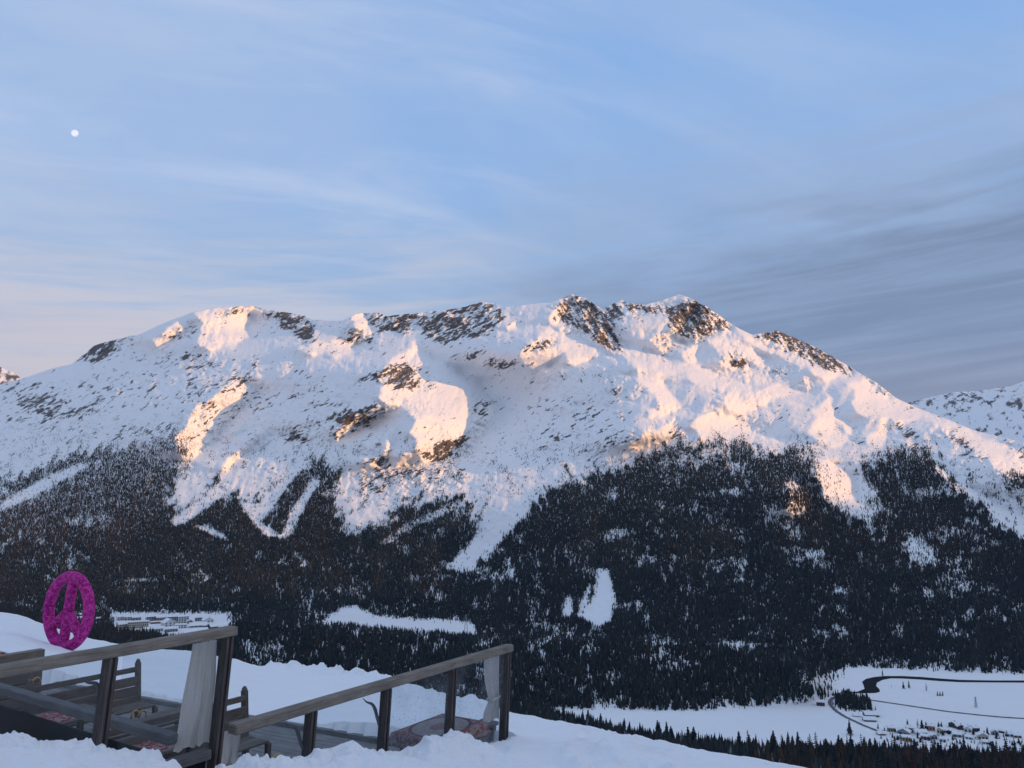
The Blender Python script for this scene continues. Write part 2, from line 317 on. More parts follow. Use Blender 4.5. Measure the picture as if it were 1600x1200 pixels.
def relief(x, y):
    """distance along Y for photograph position (x, y) on the relief, fine roughness included"""
    x = np.asarray(x, float); y = np.asarray(y, float)
    u = bil(U, x, y); rk = bil(ROCKM, x, y); fl = np.clip(1 - 1.3 * bil(FLAT, x, y), 0, 1)
    alp = sstep(y, 840, 740); big = fbm(x / 48, y / 40, 3, 11); rough = 0.30 + 0.8 * sstep(big, -0.1, 0.45) + 2.6 * rk
    n = 0.0050 * fbm(x / 70, y / 90, 3, 2) * fl
    n = n + alp * 0.0050 * rough * ridged((x + 0.6 * y) / 26, (y - 0.35 * x) / 20, 5, 6, 0.58)
    gx = x + (y - 600) * np.clip((800 - x) / 1400, -.45, .45)
    n = n + alp * 0.0015 * (0.4 + .9 * sstep(big, -.3, .3)) * ridged(gx / 13, y / 70, 3, 1, .55)
    n = n + alp * 0.0013 * rough * fbm(x / 5, y / 5.5, 3, 9)
    n = n - alp * 0.0011 * sstep(rockvalue(x, y, rk), -.1, .1)
    n = n + (1 - alp) * fl * 0.006 * fbm(x / 45, y / 30, 4, 12)
    return np.exp(u + n)
def on_relief(x, y):
    a, t = ray(x, y); Y = relief(x, y); return np.stack([a * Y, Y, EYE + t * Y], -1)
def mountain_material():
    m, t, b = principled('mountain_snow_and_rock', (.8, .8, .8), 0.85, 0.15)
    g = t.node('ShaderNodeNewGeometry').outputs['Position']
    at = t.node('ShaderNodeAttribute', attribute_name='rock').outputs['Fac']
    n = t.noise(t.mapping(t.mapping(g, rot=(0, math.radians(28), 0)), sc=(.45, .8, 1.9)), 0.045, 7, 0.68)
    n2 = t.noise(g, 0.006, 4, 0.6)
    nf = t.noise(t.mapping(t.mapping(g, rot=(0, math.radians(28), 0)), sc=(.35, .8, 1.5)), 0.11, 5, 0.72)
    f = t.step(t.math('ADD', at, t.math('ADD', t.math('MULTIPLY', t.math('SUBTRACT', n, 0.5), 0.95), t.math('MULTIPLY', t.math('SUBTRACT', nf, 0.5), 1.15))), -0.02, 0.07)
    rock = t.mix(n, c4(.050, .045, .045), c4(.15, .13, .115))
    snow = t.mix(n2, c4(.80, .82, .85), c4(.88, .89, .90))
    t.l.new(t.mix(f, snow, rock), b.inputs['Base Color'])
    bp = t.node('ShaderNodeBump'); bp.inputs['Strength'].default_value = 0.5; bp.inputs['Distance'].default_value = 9.0
    t.l.new(n, bp.inputs['Height']); t.l.new(bp.outputs[0], b.inputs['Normal'])
    return m
M_MOUNT = mountain_material()
def build_mountain():
    xs = np.arange(-320, 1920.1, 1.2); nr = 620; v = np.linspace(0, 1, nr)
    jag = 1.6 * fbm(xs / 9, 0 * xs, 4, 4, 0.6) * (0.4 + 1.2 * bil(ROCKM, xs, SKYLINE(xs) + 4))
    ysky = SKYLINE(xs) + jag
    yy = 1250 + (ysky[None] - 1250) * v[:, None]; xx = xs[None] + 0 * yy
    P = on_relief(xx, yy); rk = rockvalue(xx, yy, bil(ROCKM, xx, yy))
    back = []; last = P[-1]
    dirv = last[:, :2] / np.linalg.norm(last[:, :2], axis=1)[:, None]
    for k in range(1, 7):
        q = last.copy(); q[:, :2] += dirv * 110 * k; q[:, 2] -= 12 * k * k + 30 * k; back.append(q)
    V = np.concatenate([P] + [b[None] for b in back], 0); rk = np.concatenate([rk] + [rk[-1:]] * 6, 0)
    R, C = V.shape[:2]; idx = np.arange(R * C).reshape(R, C)
    F = np.stack([idx[:-1, :-1], idx[:-1, 1:], idx[1:, 1:], idx[1:, :-1]], -1).reshape(-1, 4)
    o = raw_mesh('mountain_terrain', V.reshape(-1, 3), F, [M_MOUNT], True, {'rock': rk.ravel()})
    tag(o, kind='structure')
build_mountain()

def side_mountain(name, pts, Y, depth, rockd, seed, base, lean=0.0):
    """a farther range: skyline points at distance Y, falling to both sides"""
    f = curve(pts); xs = np.arange(pts[0][0], pts[-1][0] + 1, 2.0); ys = f(xs) + 1.5 * fbm(xs / 10, 0 * xs, 4, seed, 0.6)
    rows = []; rk = []
    for k in range(70):
        q = k / 69.0; y = ys + (base - ys) * q ** 1.2
        yd = Y - depth * q - lean * Y * (xs - xs.mean()) / FPX + Y * (0.004 * ridged(xs / 24, y / 20, 4, seed) + 0.02 * fbm(xs / 60, y / 60, 2, seed + 3))
        a, t = ray(xs, y); rows.append(np.stack([a * yd, yd, EYE + t * yd], -1))
        n = 0.55 * fbm((xs - .5 * y) / 14, (y + .4 * xs) / 5, 4, seed + 1, .6) + .45 * fbm(xs / 5, y / 4, 3, seed + 2)
        th = 0.36 - 0.60 * rockd(xs, y); rk.append(n - th)
    bk = []
    for k in range(1, 6):
        qv = rows[0].copy(); qv[:, 1] += 200 * k; qv[:, 2] -= 90 * k; bk.append(qv)
    V = np.stack(bk[::-1] + rows, 0); rk = np.stack([rk[0]] * 5 + rk, 0)
    R, C = V.shape[:2]; idx = np.arange(R * C).reshape(R, C)
    F = np.stack([idx[:-1, :-1], idx[1:, :-1], idx[1:, 1:], idx[:-1, 1:]], -1).reshape(-1, 4)
    tag(raw_mesh(name, V.reshape(-1, 3), F, [M_MOUNT], True, {'rock': rk.ravel()}), kind='structure')
side_mountain('distant_mountain', [(1300, 660), (1380, 640), (1420, 629), (1455, 620), (1490, 613), (1520, 612), (1560, 607), (1600, 597), (1680, 575), (1800, 550), (1960, 560)], 7000, 2600, lambda x, y: 0.22 + 0.2 * np.exp(-((y - 622) / 14) ** 2), 5, 860, 1.3)
side_mountain('distant_peak', [(-340, 600), (-200, 560), (-90, 545), (-40, 558), (0, 574), (18, 580), (36, 592), (60, 606), (120, 640)], 9000, 1500, lambda x, y: 0.72 + 0 * x, 9, 700)

def build_shadow_ridge():
    """unseen range added on the sun side to shade the valley and terrace"""
    fs = np.linspace(-6000, 4200, 160)
    H = np.interp(fs, [-6000, -2150, -1250, -550, 50, 350, 590, 850, 1250, 2250, 3950], [2100, 1620, 1430, 1280, 1200, 1010, 840, 980, 920, 580, 200]) + 45 * fbm(fs / 500, 0 * fs, 4, 3)  # crest heights shaped by where the cast shadow should end
    rows = []
    for dx, k in ((-2600, -.9), (-1500, .25), (-700, .7), (-250, .92), (0, 1), (300, .9), (1500, .3), (3000, -.6)):
        z = np.where(k >= 0, H * k, 400 * k); rows.append(np.stack([6500 + dx + 60 * fbm(fs / 300, 0 * fs + dx, 3, 6), fs, z], -1))
    V = np.stack(rows, 0); R, C = V.shape[:2]; idx = np.arange(R * C).reshape(R, C)
    F = np.stack([idx[:-1, :-1], idx[1:, :-1], idx[1:, 1:], idx[:-1, 1:]], -1).reshape(-1, 4)
    tag(raw_mesh('shadow_ridge', V.reshape(-1, 3), F, [M_MOUNT], True, {'rock': np.zeros(R * C) - .2}), kind='structure')
build_shadow_ridge()
# ------------------------------------------------------------ forests
FOREST = [
 [(-320,790),(-320,740),(-100,770),(0,752),(50,742),(110,722),(140,703),(190,700),(240,688),(262,672),(290,680),(300,705),(285,725),(270,760),(258,790),(262,806),(285,800),(310,782),(345,775),(372,781),(400,795),(418,826),(440,838),(452,810),(470,782),(488,742),(508,728),(532,748),(515,790),(530,825),(570,846),(608,811),(685,779),(716,776),(744,797),(758,811),(751,825),(713,860),(690,880),(735,895),(760,868),(800,835),(831,790),(849,757),(922,745),(982,730),(1045,716),(1076,711),(1110,728),(1180,716),(1270,728),(1290,775),(1330,800),(1362,822),(1385,800),(1350,760),(1335,720),(1385,700),(1430,722),(1480,757),(1530,792),(1545,815),(1600,846),(1700,860),(1920,900),(1920,1074),(1600,1056),(1450,1048),(1330,1044),(1310,1058),(1290,1090),(1200,1106),(1120,1111),(1000,1111),(870,1108),(860,1200),(-320,1200)],
 [(310,782),(345,758),(378,743),(382,752),(360,768),(330,787)], [(418,792),(430,765),(480,715),(500,702),(492,740),(470,780),(440,810)], [(240,690),(265,668),(300,672),(300,705),(285,725),(260,720)],
 [(1545,715),(1575,735),(1620,770),(1700,800),(1700,835),(1620,800),(1580,765)], [(1418,672),(1445,698),(1470,730),(1440,722),(1425,700)], [(1010,690),(1080,695),(1200,700),(1280,712),(1270,730),(1180,718),(1100,726),(1040,712)],
]
CLEAR = [
 ([(262,815),(300,788),(345,753),(400,713),(440,688),(452,700),(402,737),(352,775),(307,808),(272,826)], .95), ([(393,802),(420,770),(470,713),(482,722),(442,772),(414,814)], .95), ([(440,838),(452,800),(490,746),(502,752),(473,800),(455,842)], .95),
 ([(590,850),(640,812),(720,783),(727,792),(652,826),(602,858)], .7), ([(0,788),(60,750),(130,720),(137,731),(72,767),(0,804)], .95), ([(1270,715),(1310,720),(1345,760),(1350,790),(1380,790),(1365,825),(1325,805),(1285,785)], .55), ([(530,835),(560,800),(620,760),(650,765),(600,800),(560,840)], .8), ([(640,790),(700,760),(740,770),(690,775),(650,800)], .7),
 ([(298,823),(322,821),(345,830),(362,848),(345,843),(318,832)], 1), ([(693,888),(722,862),(756,824),(785,790),(840,772),(826,800),(800,830),(772,852),(748,862),(742,893),(722,897),(705,892)], .93),
 ([(934,888),(952,890),(962,932),(955,975),(932,982),(905,968),(928,930)], 1), ([(890,925),(898,962),(874,968),(882,940)], 1), ([(918,912),(926,918),(906,968),(898,968)], 1),
 ([(518,960),(535,948),(560,948),(590,962),(640,966),(700,968),(738,972),(748,992),(728,994),(690,990),(640,986),(600,984),(560,978),(500,974)], 1), ([(490,974),(530,965),(560,976),(520,978)], .8),
 ([(190,906),(215,902),(245,904),(250,910),(215,912),(195,912)], .8), ([(372,786),(392,784),(415,822),(440,836),(452,806),(470,786),(478,795),(455,830),(445,845),(432,842),(412,838),(392,815)], .95),
 ([(402,858),(408,862),(412,878),(404,890),(396,876)], .6), ([(450,862),(462,860),(486,884),(480,888),(465,876)], .7), ([(270,888),(280,890),(282,900),(272,900)], .6),
 ([(1404,848),(1440,842),(1460,862),(1458,885),(1440,888),(1415,868)], .72), ([(1215,858),(1240,852),(1285,862),(1280,872),(1230,872)], .6), ([(1190,790),(1240,782),(1262,800),(1230,830),(1195,818)], .45), ([(1090,800),(1130,798),(1160,830),(1120,838)], .4),
 ([(1100,1010),(1140,1002),(1200,1006),(1210,1012),(1150,1014)], .75), ([(1300,980),(1322,978),(1326,998),(1305,1000)], .7), ([(1400,978),(1412,975),(1414,1000),(1404,1002)], .7), ([(1288,926),(1310,925),(1312,931),(1290,931)], .8), ([(1488,960),(1498,960),(1496,985),(1490,985)], .6),
 ([(930,835),(975,822),(1000,835),(970,842),(940,846)], .45), ([(1000,960),(1010,950),(1020,965),(1010,985)], .6), ([(1070,950),(1076,945),(1078,968),(1072,968)], .7), ([(1030,870),(1080,868),(1110,885),(1060,890)], .4), ([(1140,910),(1160,900),(1175,912)], .6),
 ([(172,958),(360,958),(360,1000),(180,990)], 1), ([(995,992),(1020,988),(1060,998),(1040,1012),(1000,1008)], .5), ([(1255,1068),(1300,1050),(1330,1040),(1330,1095),(1270,1078)], .85), ([(0,785),(40,762),(100,742),(60,775),(0,800)], .8), ([(560,838),(600,812),(640,800),(600,830)], .4), ([(840,880),(850,900),(838,930),(828,900)], .5), ([(775,885),(790,892),(785,930),(765,925)], .4),
]
SPARSE = [([(1080,690),(1300,695),(1400,690),(1500,760),(1600,850),(1600,800),(1480,720),(1400,650),(1300,690)], .30), ([(800,690),(1000,680),(1050,720),(860,750),(790,790),(700,840),(640,790),(560,830),(480,740),(440,760),(380,740),(300,700),(280,660),(420,660),(560,700),(700,730)], .16),
 ([(0,660),(260,640),(300,660),(250,690),(140,705),(0,760)], .18), ([(1190,690),(1290,700),(1360,820),(1340,840),(1280,780)], .30), ([(230,665),(300,625),(340,640),(330,700),(300,720),(260,680)], .38), ([(340,735),(410,675),(420,690),(380,720)], .40), ([(1420,690),(1500,730),(1600,820),(1600,850),(1500,790)], .25), ([(500,700),(620,690),(760,660),(740,740),(600,800),(520,760)], .20),
 ([(-320,700),(0,660),(0,760),(-320,780)], .12), ([(820,640),(1010,640),(1010,700),(840,720)], .06), ([(1290,640),(1480,690),(1600,760),(1600,800),(1380,690)], .10)]
_sx, _sy = wx, wy
wx = PX + 16 * fbm(PX / 26, PY / 34, 4, 7, .6) + 5 * fbm(PX / 6, PY / 16, 2, 2); wy = PY + 15 * fbm(PX / 16, PY / 40, 4, 9, .6)
_slant = np.where(PX < 780, .55, -.35)
_str = fbm((PX + _slant * PY) / 8, (PY - _slant * PX) / 46, 4, 5, .62)
FD = sstep(blur(raster(FOREST), 8.0) + .62 * _str + .2 * fbm(PX / 5, PY / 6, 2, 8), .22, .62) * (.55 + .45 * sstep(blur(raster(FOREST), 10.0), .4, .95))
wx, wy = _sx, _sy
CL = blur(raster(CLEAR, False), 1.0)
SP = blur(raster(SPARSE), 8.0)
_open = 0.5 + 0.5 * fbm(PX / 40, PY / 22, 4, 10, 0.6)
_gap = sstep(fbm(PX / 5.5, PY / 15, 3, 14, 0.6), -0.02, 0.36)
flatm = blur(((PY > FOOT(GX)[None]) & (PY < NEAR(GX)[None]) & (PX > 865) & ~((PY < HILL0(GX)[None]) & (PX < 1320))).astype(float), 1.0)
TREES = np.clip(FD * (0.45 + 0.85 * sstep(_open, 0.25, 0.6)) * (1 - 0.55 * _gap), 0, 1)
TREES = np.maximum(TREES, SP * sstep(fbm(PX / 12, PY / 12, 4, 2, .6), 0.0, 0.35) * 0.9)
near_wood = sstep(PY - NEAR(GX)[None], 0, 6) * np.maximum(sstep(PX, 850, 875), sstep(PY - NEAR(GX)[None], 45, 30))
TREES = np.maximum(TREES * (1 - near_wood), near_wood)
TREES = TREES * (1 - CL) * (1 - np.clip(flatm * 1.5, 0, 1) * (1 - near_wood))
_patch = blur(raster([[(1303,1090),(1320,1084),(1350,1091),(1362,1104),(1366,1112),(1335,1109),(1310,1106)]], False), 1.0)
TREES = np.maximum(TREES, _patch)
TREES[PY < SKYLINE(GX)[None] + 6] = 0
BROWN = np.clip(0.16 + 0.75 * blur(raster([([(0,770),(60,745),(190,700),(262,672),(290,700),(262,800),(200,850),(60,850),(-320,850),(-320,760)], .8), ([(1180,760),(1290,740),(1420,760),(1540,830),(1600,860),(1500,900),(1280,880),(1200,840)], .6), ([(-320,930),(240,960),(300,1010),(-320,1010)], .9), ([(1150,1150),(1600,1150),(1920,1150),(1920,1250),(1150,1250)], .62)]), 8) + 0.18 * fbm(PX / 30, PY / 30, 3, 3), 0, 1)

def tree_material(name, lo, hi):
    m, t, b = principled(name, lo, 0.9, 0.1)
    at = t.node('ShaderNodeAttribute', attribute_name='tint').outputs['Fac']
    g = t.node('ShaderNodeNewGeometry').outputs['Position']
    n = t.noise(g, 0.35, 3, 0.6)
    f = t.math('ADD', t.math('MULTIPLY', at, 0.75), t.math('MULTIPLY', t.math('SUBTRACT', n, 0.5), 0.5), clamp=True)
    frost = t.step(at, 1.02, 1.12)                                                   # trees that still carry snow
    t.l.new(t.mix(t.math('MULTIPLY', frost, t.step(n, .35, .6)), t.mix(f, c4(*lo), c4(*hi)), c4(.16, .18, .20)), b.inputs['Base Color'])
    return m
M_SPRUCE = tree_material('spruce_needles', (.013, .019, .022), (.050, .062, .066))
M_LARCH = tree_material('bare_larch_twigs', (.028, .021, .019), (.095, .060, .044))
M_BARK = tree_material('tree_bark', (.035, .026, .020), (.08, .06, .045))

def far_template(seed, bare=False):
    r = random.Random(seed); V = []; F = []
    tiers = [(0.02, 0.52, .16), (0.26, 0.78, .125), (0.52, 1.0, .085)] if not bare else [(0.10, 0.6, .11), (0.36, 0.82, .12), (0.6, 1.0, .07)]
    for z0, z1, rad in tiers:
        n = 5; b = len(V); ph = r.random() * 6.28
        for k in range(n):
            a = ph + k * 6.2832 / n; q = rad * r.uniform(.65, 1.25); V.append((q * math.cos(a), q * math.sin(a), z0 + r.uniform(-.05, .07)))
        V.append((r.uniform(-.012, .012), r.uniform(-.012, .012), z1))
        F += [(b + k, b + (k + 1) % n, b + n) for k in range(n)]
    return np.array(V), np.array(F)
def scatter(name, pos, hgt, wid, tint, templates, mat, label, cat):
    """a wood too large to count, one mesh of small crowns"""
    Vs, Fs, Ts = [], [], []; off = 0; n = len(pos); pick = RNG.integers(0, len(templates), n)
    for k, (tv, tf) in enumerate(templates):
        i = np.nonzero(pick == k)[0]; m = len(i)
        if not m: continue
        a = RNG.uniform(0, 6.28, m); c, s_ = np.cos(a)[:, None], np.sin(a)[:, None]
        lx = RNG.normal(0, .03, m)[:, None]
        X = (tv[None, :, 0] * c - tv[None, :, 1] * s_) * (hgt[i] * wid[i])[:, None] + lx * tv[None, :, 2] * hgt[i][:, None]; Y = (tv[None, :, 0] * s_ + tv[None, :, 1] * c) * (hgt[i] * wid[i])[:, None]
        Z = tv[None, :, 2] * hgt[i][:, None]
        V = np.stack([X, Y, Z], -1) + pos[i][:, None]; Vs.append(V.reshape(-1, 3))
        Fs.append((tf[None] + (np.arange(m) * len(tv))[:, None, None]).reshape(-1, 3) + off); off += m * len(tv)
        Ts.append(np.repeat(tint[i], len(tv)))
    o = raw_mesh(name, np.concatenate(Vs), np.concatenate(Fs), [mat], False, {'tint': np.concatenate(Ts)})
    return tag(o, label, cat, kind='stuff')
def sample_trees():
    n = 2000000; x = RNG.uniform(-320, 1920, n); y = RNG.uniform(560, 1249, n)
    d = bil(TREES, x, y); Y = relief(x, y)
    keep = RNG.random(n) < d * (Y / 3200.0) ** 2 * 1.6
    x, y, d, Y = x[keep], y[keep], d[keep], Y[keep]
    P = on_relief(x, y); P[:, 2] -= 0.6
    edge = np.clip(d * 1.6, .35, 1)
    h = np.clip(RNG.lognormal(2.48, .28, len(x)), 6, 22) * (0.55 + 0.45 * edge) * sstep(y, 600, 900) ** .3
    h = np.where(y < 760, h * np.interp(y, [600, 715], [.5, 1.05]), h)
    h = np.where(y > NEAR(x), h * 1.55, h)
    young = RNG.random(len(x)) < .38; h = np.where(young & (y < NEAR(x)), h * RNG.uniform(.3, .6, len(x)), h)
    brown = RNG.random(len(x)) < bil(BROWN, x, y)
    return x, y, Y, P, h, brown
TX, TY, TD, TP, TH, TB = sample_trees()
NEARSEL = np.zeros(len(TX), bool)
TINT = np.clip(RNG.normal(.42, .27, len(TX)) + .25 * fbm(TX / 25, TY / 18, 3, 6), 0, 1)
TINT[RNG.random(len(TX)) < .03] = 1.15
SIL = curve([(-500, 925), (-200, 940), (0, 958), (30, 962), (70, 977), (140, 999), (200, 1009), (250, 1016), (300, 1019), (365, 1031), (410, 1044), (480, 1053), (560, 1064), (640, 1082), (700, 1096), (800, 1116), (870, 1128), (950, 1145), (1030, 1160), (1110, 1175), (1180, 1187), (1250, 1200), (1400, 1232), (1600, 1275), (2000, 1360)])
_px = TH / TD
_vis = (TX > -10) & (TX < 1610) & (TY < SIL(TX) + 8)
for _b in (False, True):
    _i = np.nonzero(_vis & (TB == _b))[0]; NEARSEL[_i[np.argsort(-_px[_i])[:290]]] = True
def woods():
    sp = [far_template(k) for k in range(8)]; la = [far_template(40 + k, True) for k in range(6)]
    i = ~TB & ~NEARSEL; scatter('spruce_forest', TP[i], TH[i], RNG.uniform(.8, 1.3, i.sum()), TINT[i], sp, M_SPRUCE, 'dark spruce forest covering the lower mountainside and valley hill', 'forest')
    i = TB & ~NEARSEL; scatter('larch_forest', TP[i], TH[i] * .92, RNG.uniform(.7, 1.1, i.sum()), TINT[i], la, M_LARCH, 'brownish bare larch woods mixed into the dark mountainside forest', 'forest')
woods()

def near_template(seed, bare=False):
    """trunk and crown of one conifer of height 1"""
    r = random.Random(seed); V = []; F = []; n = 7
    for z, q in ((0, .016), (.35, .012), (.96, .002)):
        V += [(q * math.cos(k * 6.2832 / n), q * math.sin(k * 6.2832 / n), z) for k in range(n)]
    F = [(i * n + k, i * n + (k + 1) % n, (i + 1) * n + (k + 1) % n, (i + 1) * n + k) for i in range(2) for k in range(n)]
    tm = bpy.data.meshes.new('trunk'); tm.from_pydata(V, [], F); tm.materials.append(M_BARK)
    V = []; F = []; lev = 15 if not bare else 13
    for i in range(lev):
        q = i / (lev - 1); z = .10 + .86 * q if not bare else .16 + .80 * q
        rad = (.155 * (1 - q) ** .8 + .012) * r.uniform(.8, 1.15) * (1 if not bare else (.95 if q > .2 else .7))
        m = r.randint(6, 8) if not bare else r.randint(5, 7); ph = r.random() * 6.28
        for k in range(m):
            if r.random() < (.06 if not bare else .16): continue
            a = ph + k * 6.2832 / m + r.uniform(-.3, .3); R = rad * r.uniform(.6, 1.2); w = (.045 if not bare else .022) * r.uniform(.7, 1.3) * (1.2 - .7 * q)
            c, s_ = math.cos(a), math.sin(a); dz = (-.05 if not bare else .015) * r.uniform(.4, 1.4) * (1 - .6 * q); b = len(V)
            V += [(0, 0, z + .02), (c * R * .55 - s_ * w, s_ * R * .55 + c * w, z + dz * .4), (c * R, s_ * R, z + dz), (c * R * .55 + s_ * w, s_ * R * .55 - c * w, z + dz * .4), (c * R * .5, s_ * R * .5, z + dz * .4 + (.03 if not bare else .018)), (c * R * .5, s_ * R * .5, z + dz * .5 - (.03 if not bare else .008))]
            F += [(b, b + 1, b + 4), (b + 1, b + 2, b + 4), (b + 2, b + 3, b + 4), (b + 3, b, b + 4), (b, b + 5, b + 1), (b + 1, b + 5, b + 2), (b + 2, b + 5, b + 3), (b + 3, b + 5, b)]
    b = len(V); V += [(.012, 0, .93), (-.006, .01, .93), (-.006, -.01, .93), (0, 0, 1.0)]; F += [(b, b + 1, b + 3), (b + 1, b + 2, b + 3), (b + 2, b, b + 3)]
    cms = []
    for tint in (.15, .45, .8):
        cm = bpy.data.meshes.new('crown'); cm.from_pydata(V, [], F); cm.materials.append(M_LARCH if bare else M_SPRUCE)
        at = cm.attributes.new('tint', 'FLOAT', 'POINT'); at.data.foreach_set('value', np.full(len(V), tint, np.float32)); cms.append(cm)
    return tm, cms
TPL = {False: [near_template(k) for k in range(6)], True: [near_template(60 + k, True) for k in range(5)]}
def plant(p, h, w, bare, label, group, name=None):
    tm, cms = random.choice(TPL[bare]); root = bpy.data.objects.new(name or ('larch_tree' if bare else 'spruce_tree'), None); COL.objects.link(root)
    root.location = p; root.rotation_euler = (random.uniform(-.04, .04), random.uniform(-.04, .04), random.uniform(0, 6.28)); root.scale = (h * w, h * w, h)
    tag(root, label, 'tree', group)
    for nm, me in (('trunk', tm), ('crown', random.choice(cms))):
        o = bpy.data.objects.new(nm, me); COL.objects.link(o); o.parent = root
    return root
def near_trees():
    for i in np.nonzero(NEARSEL)[0]:
        left = TX[i] < 400
        if TB[i]: lab, grp = ('brown leafless larch in the wood beyond the snow slope on the left', 'larches of the left wood') if left else ('brown leafless larch among dark spruces at the front of the forest', 'larches in the front forest')
        else: lab, grp = ('dark green spruce in the wood beyond the snow slope on the left', 'spruces of the left wood') if left else ('dark green spruce packed among others at the front of the forest', 'spruces in the front forest')
        plant(TP[i], TH[i] * random.uniform(.7, 1.15), random.uniform(1.2, 2.0) * (.9 if TB[i] else 1.0), bool(TB[i]), lab, grp)
    for x, y, h, w, bare, lab in [
        (1412, 1076, 15, 1.3, False, 'left one of two dark spruces close together on the snowy flat'), (1420.5, 1075, 15, 1.2, False, 'right one of two dark spruces close together on the snowy flat'),
        (1447.5, 1080, 17, 1.3, True, 'lone brownish tree standing on the snowy flat beside the pair of spruces'),
        (1465, 1087, 9, 1.5, False, 'leftmost dark small tree in the tight row on the snowy flat'), (1469, 1087, 9, 1.5, False, 'middle dark small tree in the tight row on the snowy flat'), (1473, 1087, 9, 1.4, False, 'rightmost dark small tree in the tight row on the snowy flat'),
        (1379, 1056, 14, 1.1, False, 'single spruce standing just above the river bend'), (1393, 1074, 7, 1.0, True, 'thin bare sapling inside the river bend'),
        (1418, 1132, 9, 1.6, False, 'small round dark tree alone on snow above the village'), (1434, 1137, 15, 1.7, True, 'bare brown tree at the back edge of the village'), (1441, 1141, 17, 2.0, False, 'broad dark tree next to the pink house'), (1447, 1141, 14, 2.0, False, 'bushy dark tree touching the pink house'),
        (1467, 1136, 9, 2.0, False, 'left bush of two at the back edge of the village'), (1471, 1136, 9, 1.8, False, 'right bush of two at the back edge of the village'),
        (1328, 1148, 24, 1.5, False, 'tall dark pine rising above the other trees beside the road'), (1372, 1139, 9, 1.4, False, 'dark small tree where the road enters the village'),
        (1513, 1142, 11, 1.5, False, 'dark tree between snowy roofs in the middle of the village'), (1521, 1148, 12, 1.5, False, 'dark tree in front of the cream village house'), (1543, 1148, 13, 1.7, False, 'dark wide tree behind the white village house'), (1557, 1154, 12, 1.6, False, 'dark pointed tree at the right end of the village'), (1434, 1154, 12, 1.2, False, 'dark slim tree in front of the red roofed village houses'),
        (1294, 1078, 16, 1.2, False, 'spruce at the road junction below the wooded hill'), (1299, 1079, 15, 1.1, False, 'second spruce at the road junction nearer the river'), (1280, 1076, 14, 1.2, False, 'spruce on open snow left of the road junction')]:
        plant(on_relief(x, y), h, w, bare, lab, 'single trees on the valley floor')
    for k in range(110):
        x = 1372 + 228 * (k + RNG.random()) / 110; y = np.interp(x, [1372, 1600], [1150, 1160]) + RNG.uniform(-9, 14)
        plant(on_relief(x, y), RNG.uniform(4, 9), RNG.uniform(1.4, 2.6), k % 3 == 0, 'dark garden tree standing among the houses of the village', 'garden trees among the village houses')
near_trees()

# ------------------------------------------------------------ valley floor: river and roads
def ribbon(name, px, width, mat, dz):
    P = np.array([on_relief(x, y) for x, y in px]); P[:, 2] = EYE - VALLEY + dz
    seg = np.linalg.norm(np.diff(P, axis=0), axis=1); d = np.concatenate([[0], np.cumsum(seg)]); t = np.linspace(0, d[-1], 60)
    Q = np.stack([np.interp(t, d, P[:, k]) for k in range(3)], 1)
    for _ in range(3): Q[1:-1] = (Q[:-2] + Q[1:-1] * 2 + Q[2:]) / 4
    T = np.gradient(Q, axis=0); T /= np.linalg.norm(T, axis=1)[:, None]; Nn = np.stack([-T[:, 1], T[:, 0], 0 * T[:, 0]], 1)
    w = width / 2 * (1 + .12 * np.sin(np.arange(60) * 1.7))[:, None]
    V = np.concatenate([Q + Nn * w, Q - Nn * w]); i = np.arange(59)
    tag(raw_mesh(name, V, np.stack([i, i + 60, i + 61, i + 1], 1), [mat]), kind='structure')
M_RIVER, _t, _b = principled('river_water', (.010, .012, .016), 0.6, 0.05)
M_ROAD, _t, _b = principled('cleared_road', (.13, .13, .14), 0.9)
def valley_floor():
    out = [(1296,1080),(1320,1081.3),(1340,1081),(1351,1076.5),(1349,1070),(1347,1065.5),(1353,1061),(1366,1058),(1382,1056.5),(1410,1056.5),(1440,1058),(1470,1060.5),(1500,1062.5),(1550,1063.5),(1600,1063.5),(1760,1065),(1760,1069),(1600,1066.7),(1550,1066.4),(1500,1066),(1470,1064.4),(1440,1062),(1410,1060.3),(1392,1060),(1379,1062.5),(1370,1067),(1369,1072),(1374,1077),(1375,1081),(1368,1083),(1345,1083.5),(1320,1083),(1296,1081.6)]
    P = np.array([on_relief(x, y) for x, y in out]); P[:, 2] = EYE - VALLEY + .4
    me = bpy.data.meshes.new('river_water'); bm = bmesh.new(); f = bm.faces.new([bm.verts.new(p) for p in P]); bmesh.ops.triangulate(bm, faces=[f]); bm.to_mesh(me); bm.free(); me.materials.append(M_RIVER)
    o = bpy.data.objects.new('river_water', me); COL.objects.link(o); tag(o, kind='structure')
    ribbon('road', [(1284,1080),(1297,1086),(1301,1090),(1296.5,1096),(1297,1101),(1306,1111),(1320,1120),(1335,1127),(1350,1134),(1367,1140.5),(1380,1148)], 7, M_ROAD, .5)
    ribbon('valley_road', [(1303,1085),(1330,1089.5),(1400,1100),(1440,1106),(1480,1112),(1520,1116.5),(1560,1120.5),(1600,1123),(1700,1128)], 6, M_ROAD, .7)
valley_floor()

